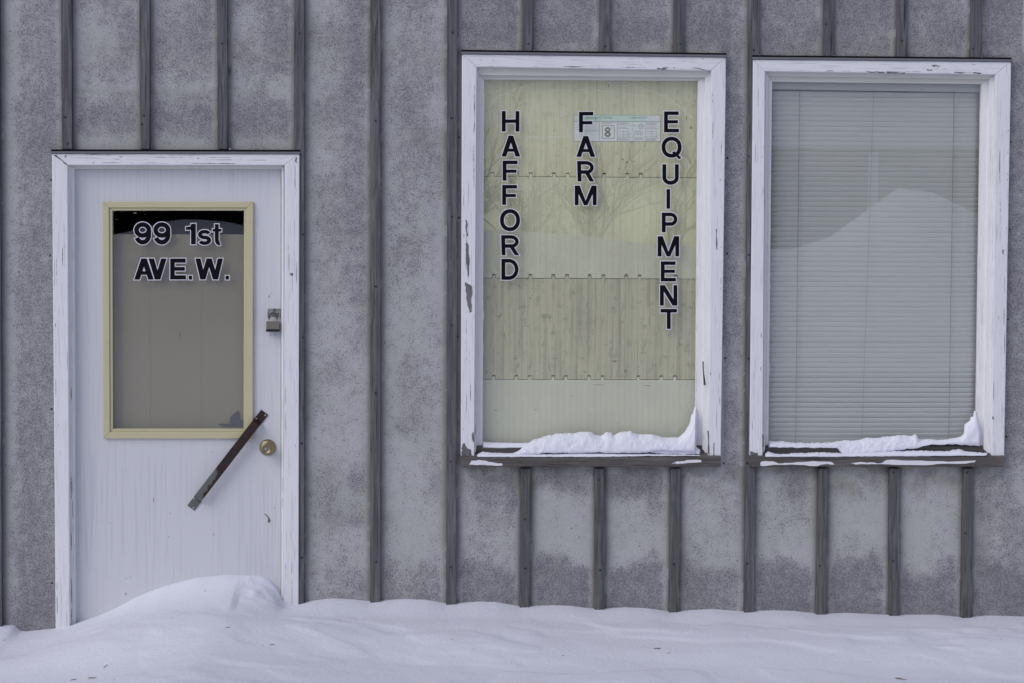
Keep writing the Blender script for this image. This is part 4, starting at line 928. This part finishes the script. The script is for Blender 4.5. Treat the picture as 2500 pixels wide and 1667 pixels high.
# twigs and straws lying on the snow
M_TW = plain('dry_straw', (.24, .20, .17), .9)
tw0 = None
for px, py, l, a in ((555, 1532, .022, .2), (258, 1626, .020, .7), (180, 1659, .022, .1), (225, 1655, .028, 0), (518, 1597, .008, 1), (665, 1573, .018, .1), (537, 1567, .008, 1.2), (500, 1442, .010, 1.3), (1605, 1583, .028, .0), (1632, 1594, .016, .5), (1902, 1563, .009, 1.4), (1750, 1645, .010, 1.4), (2200, 1658, .040, -.3), (2318, 1664, .010, 1), (1375, 1600, .012, .3), (1105, 1560, .012, .2),
                     (8, 1563, .016, .3), (20, 1562, .012, -.3), (520, 1652, .008, 1), (1340, 1612, .007, .8), (1803, 1652, .007, 1.2), (280, 1658, .007, .3), (2445, 1559, .009, .2), (1905, 1550, .006, .1), (1345, 1540, .006, .1), (1665, 1542, .007, .1)):
    q = ground_hit(px, py)
    if q is None: continue
    if tw0 is None:
        b = MB(); b.tube([(-.5, 0, 0), (-.15, .04, .06), (.2, -.03, .04), (.5, .02, .09)], [.05, .07, .06, .03], 5); tw0 = b.build('straw', M_TW); o = tw0
    else: o = tw0.copy(); C.objects.link(o)
    o.location = (q.x, q.y, q.z+.001); o.scale = (l, l*1.0, l*1.0); o.rotation_euler = (0, -a*.6, a*1.2)
    tag(o, 'tiny dry brown straw lying on the snow', 'straw', 'straws lying on the snow')

# ------------------------------------------------------------------ across the street (seen only in the window glass)
def conifer(x, y, h, lab):
    t = empty('spruce_tree', (x, y, .0), lab, 'tree', 'dark spruces across the street')
    b = MB(); b.tube([(0, 0, -.2), (0, 0, h*.95)], [.16, .03], 7); b.build('trunk', plain('bark', (.06, .05, .045), .9) if 'bark' not in bpy.data.materials else bpy.data.materials['bark'], t)
    b = MB(); n = int(4200)
    for _ in range(n):
        u = random.random()**.75; zz = .4+(h-.4)*(1-u**.5*.98) if False else .4+(h-.5)*random.random(); R = (1-(zz/h))*h*.34+.12
        R *= .75+.25*math.sin(zz*7+_*.0); a = random.uniform(0, 2*math.pi); r_ = R*random.uniform(.35, 1.05); L = .4+.2*random.random()
        cx, cy = r_*math.cos(a), r_*math.sin(a); dx, dy = math.cos(a), math.sin(a); dz = -.35
        b.add([(cx-dy*.15, cy+dx*.15, zz), (cx+dy*.15, cy-dx*.15, zz+.03), (cx+dx*L, cy+dy*L, zz+dz*L)], [(0, 1, 2)])
    b.build('crown', bpy.data.materials.get('spruce_needles') or plain('spruce_needles', (.045, .055, .05), .9), t)
spots = [(-15.5, -36, 9), (-13.4, -38, 11), (-11.8, -36.5, 8.5), (-10.3, -37.5, 10.5), (-8.6, -36.2, 9), (-6.9, -38, 11.5), (-5.2, -37, 8), (-3.5, -38.5, 10)]
dsc = ['leftmost of the dark spruces across the street', 'second dark spruce from the left across the street', 'third dark spruce from the left across the street', 'fourth dark spruce from the left across the street', 'fifth dark spruce from the left across the street', 'tallest dark spruce across the street', 'shortest dark spruce across the street', 'rightmost of the dark spruces across the street']
for s_, l_ in zip(spots, dsc): conifer(*s_, l_)
M_BARK2 = plain('pale_bark', (.26, .25, .25), .9)
def bare_tree(x, y, h, lab):
    t = empty('bare_tree', (x, y, 0), lab, 'tree', 'bare trees across the street'); tr = MB(); br = MB()
    def grow(mb, p, d, L, r, lv):
        pts = [p]; dd = d.copy()
        for _ in range(3):
            dd = (dd+Vector((random.gauss(0, .16), random.gauss(0, .16), random.gauss(.03, .06)))).normalized(); pts.append(pts[-1]+dd*L/3)
        mb.tube(pts, [r, r*.85, r*.7, r*.5], 4, 0, False)
        if lv == 0: return
        for _ in range(5 if lv > 1 else 4):
            q = pts[random.choice((1, 2, 2, 3))]; nd = (dd+Vector((random.gauss(0, .5), random.gauss(0, .5), random.gauss(.1, .25)))).normalized()
            grow(br, q, nd, L*random.uniform(.5, .8), r*.55, lv-1)
    grow(tr, Vector((0, 0, -.2)), Vector((0, 0, 1)), h*.26, .07, 4)
    tr.build('trunk', M_BARK2, t); br.build('branches', M_BARK2, t)
for (x, y, h), l_ in zip(((-1.2, -56, 11), (.6, -60, 12), (2.3, -55, 10), (3.9, -61, 13), (5.4, -57, 10.5), (6.9, -60, 12), (8.6, -58, 11)),
                        ('leftmost bare tree across the street', 'second bare tree from the left across the street', 'third bare tree from the left across the street', 'tallest bare tree in the middle of the row across the street', 'third bare tree from the right across the street', 'second bare tree from the right across the street', 'rightmost bare tree across the street')): bare_tree(x, y, h, l_)
ps = empty('pump_house', (15.6, -46, 0), 'low beige garage building across the street with a snowy roof', 'building')
b = MB(); b.box(-7, 7, -3, 3, -.3, 4.6); b.build('wall', plain('beige_siding', (.17, .16, .125), .8), ps)
b = MB(); b.prism([(-7.4, 4.6), (7.4, 4.6), (6.4, 6.6), (-6.4, 6.6)], -3.4, 3.4); b.build('roof', M_SNOW, ps)
for x in (-5.4, -2.6, .2, 3.0): 
    b = MB(); b.board([(x, 2.2), (x+1.5, 2.2), (x+1.5, 3.9), (x, 3.9)], 2.98, 3.05, .01); b.build('window', plain('dark_pane', (.03, .035, .045), .2, .5) if 'dark_pane' not in bpy.data.materials else bpy.data.materials['dark_pane'], ps)
for x in (-3.6, 1.9): 
    b = MB(); b.board([(x, 0), (x+.25, 0), (x+.25, 4.5), (x, 4.5)], 3.06, 3.2, .01); b.build('post', M_CHIP, ps)
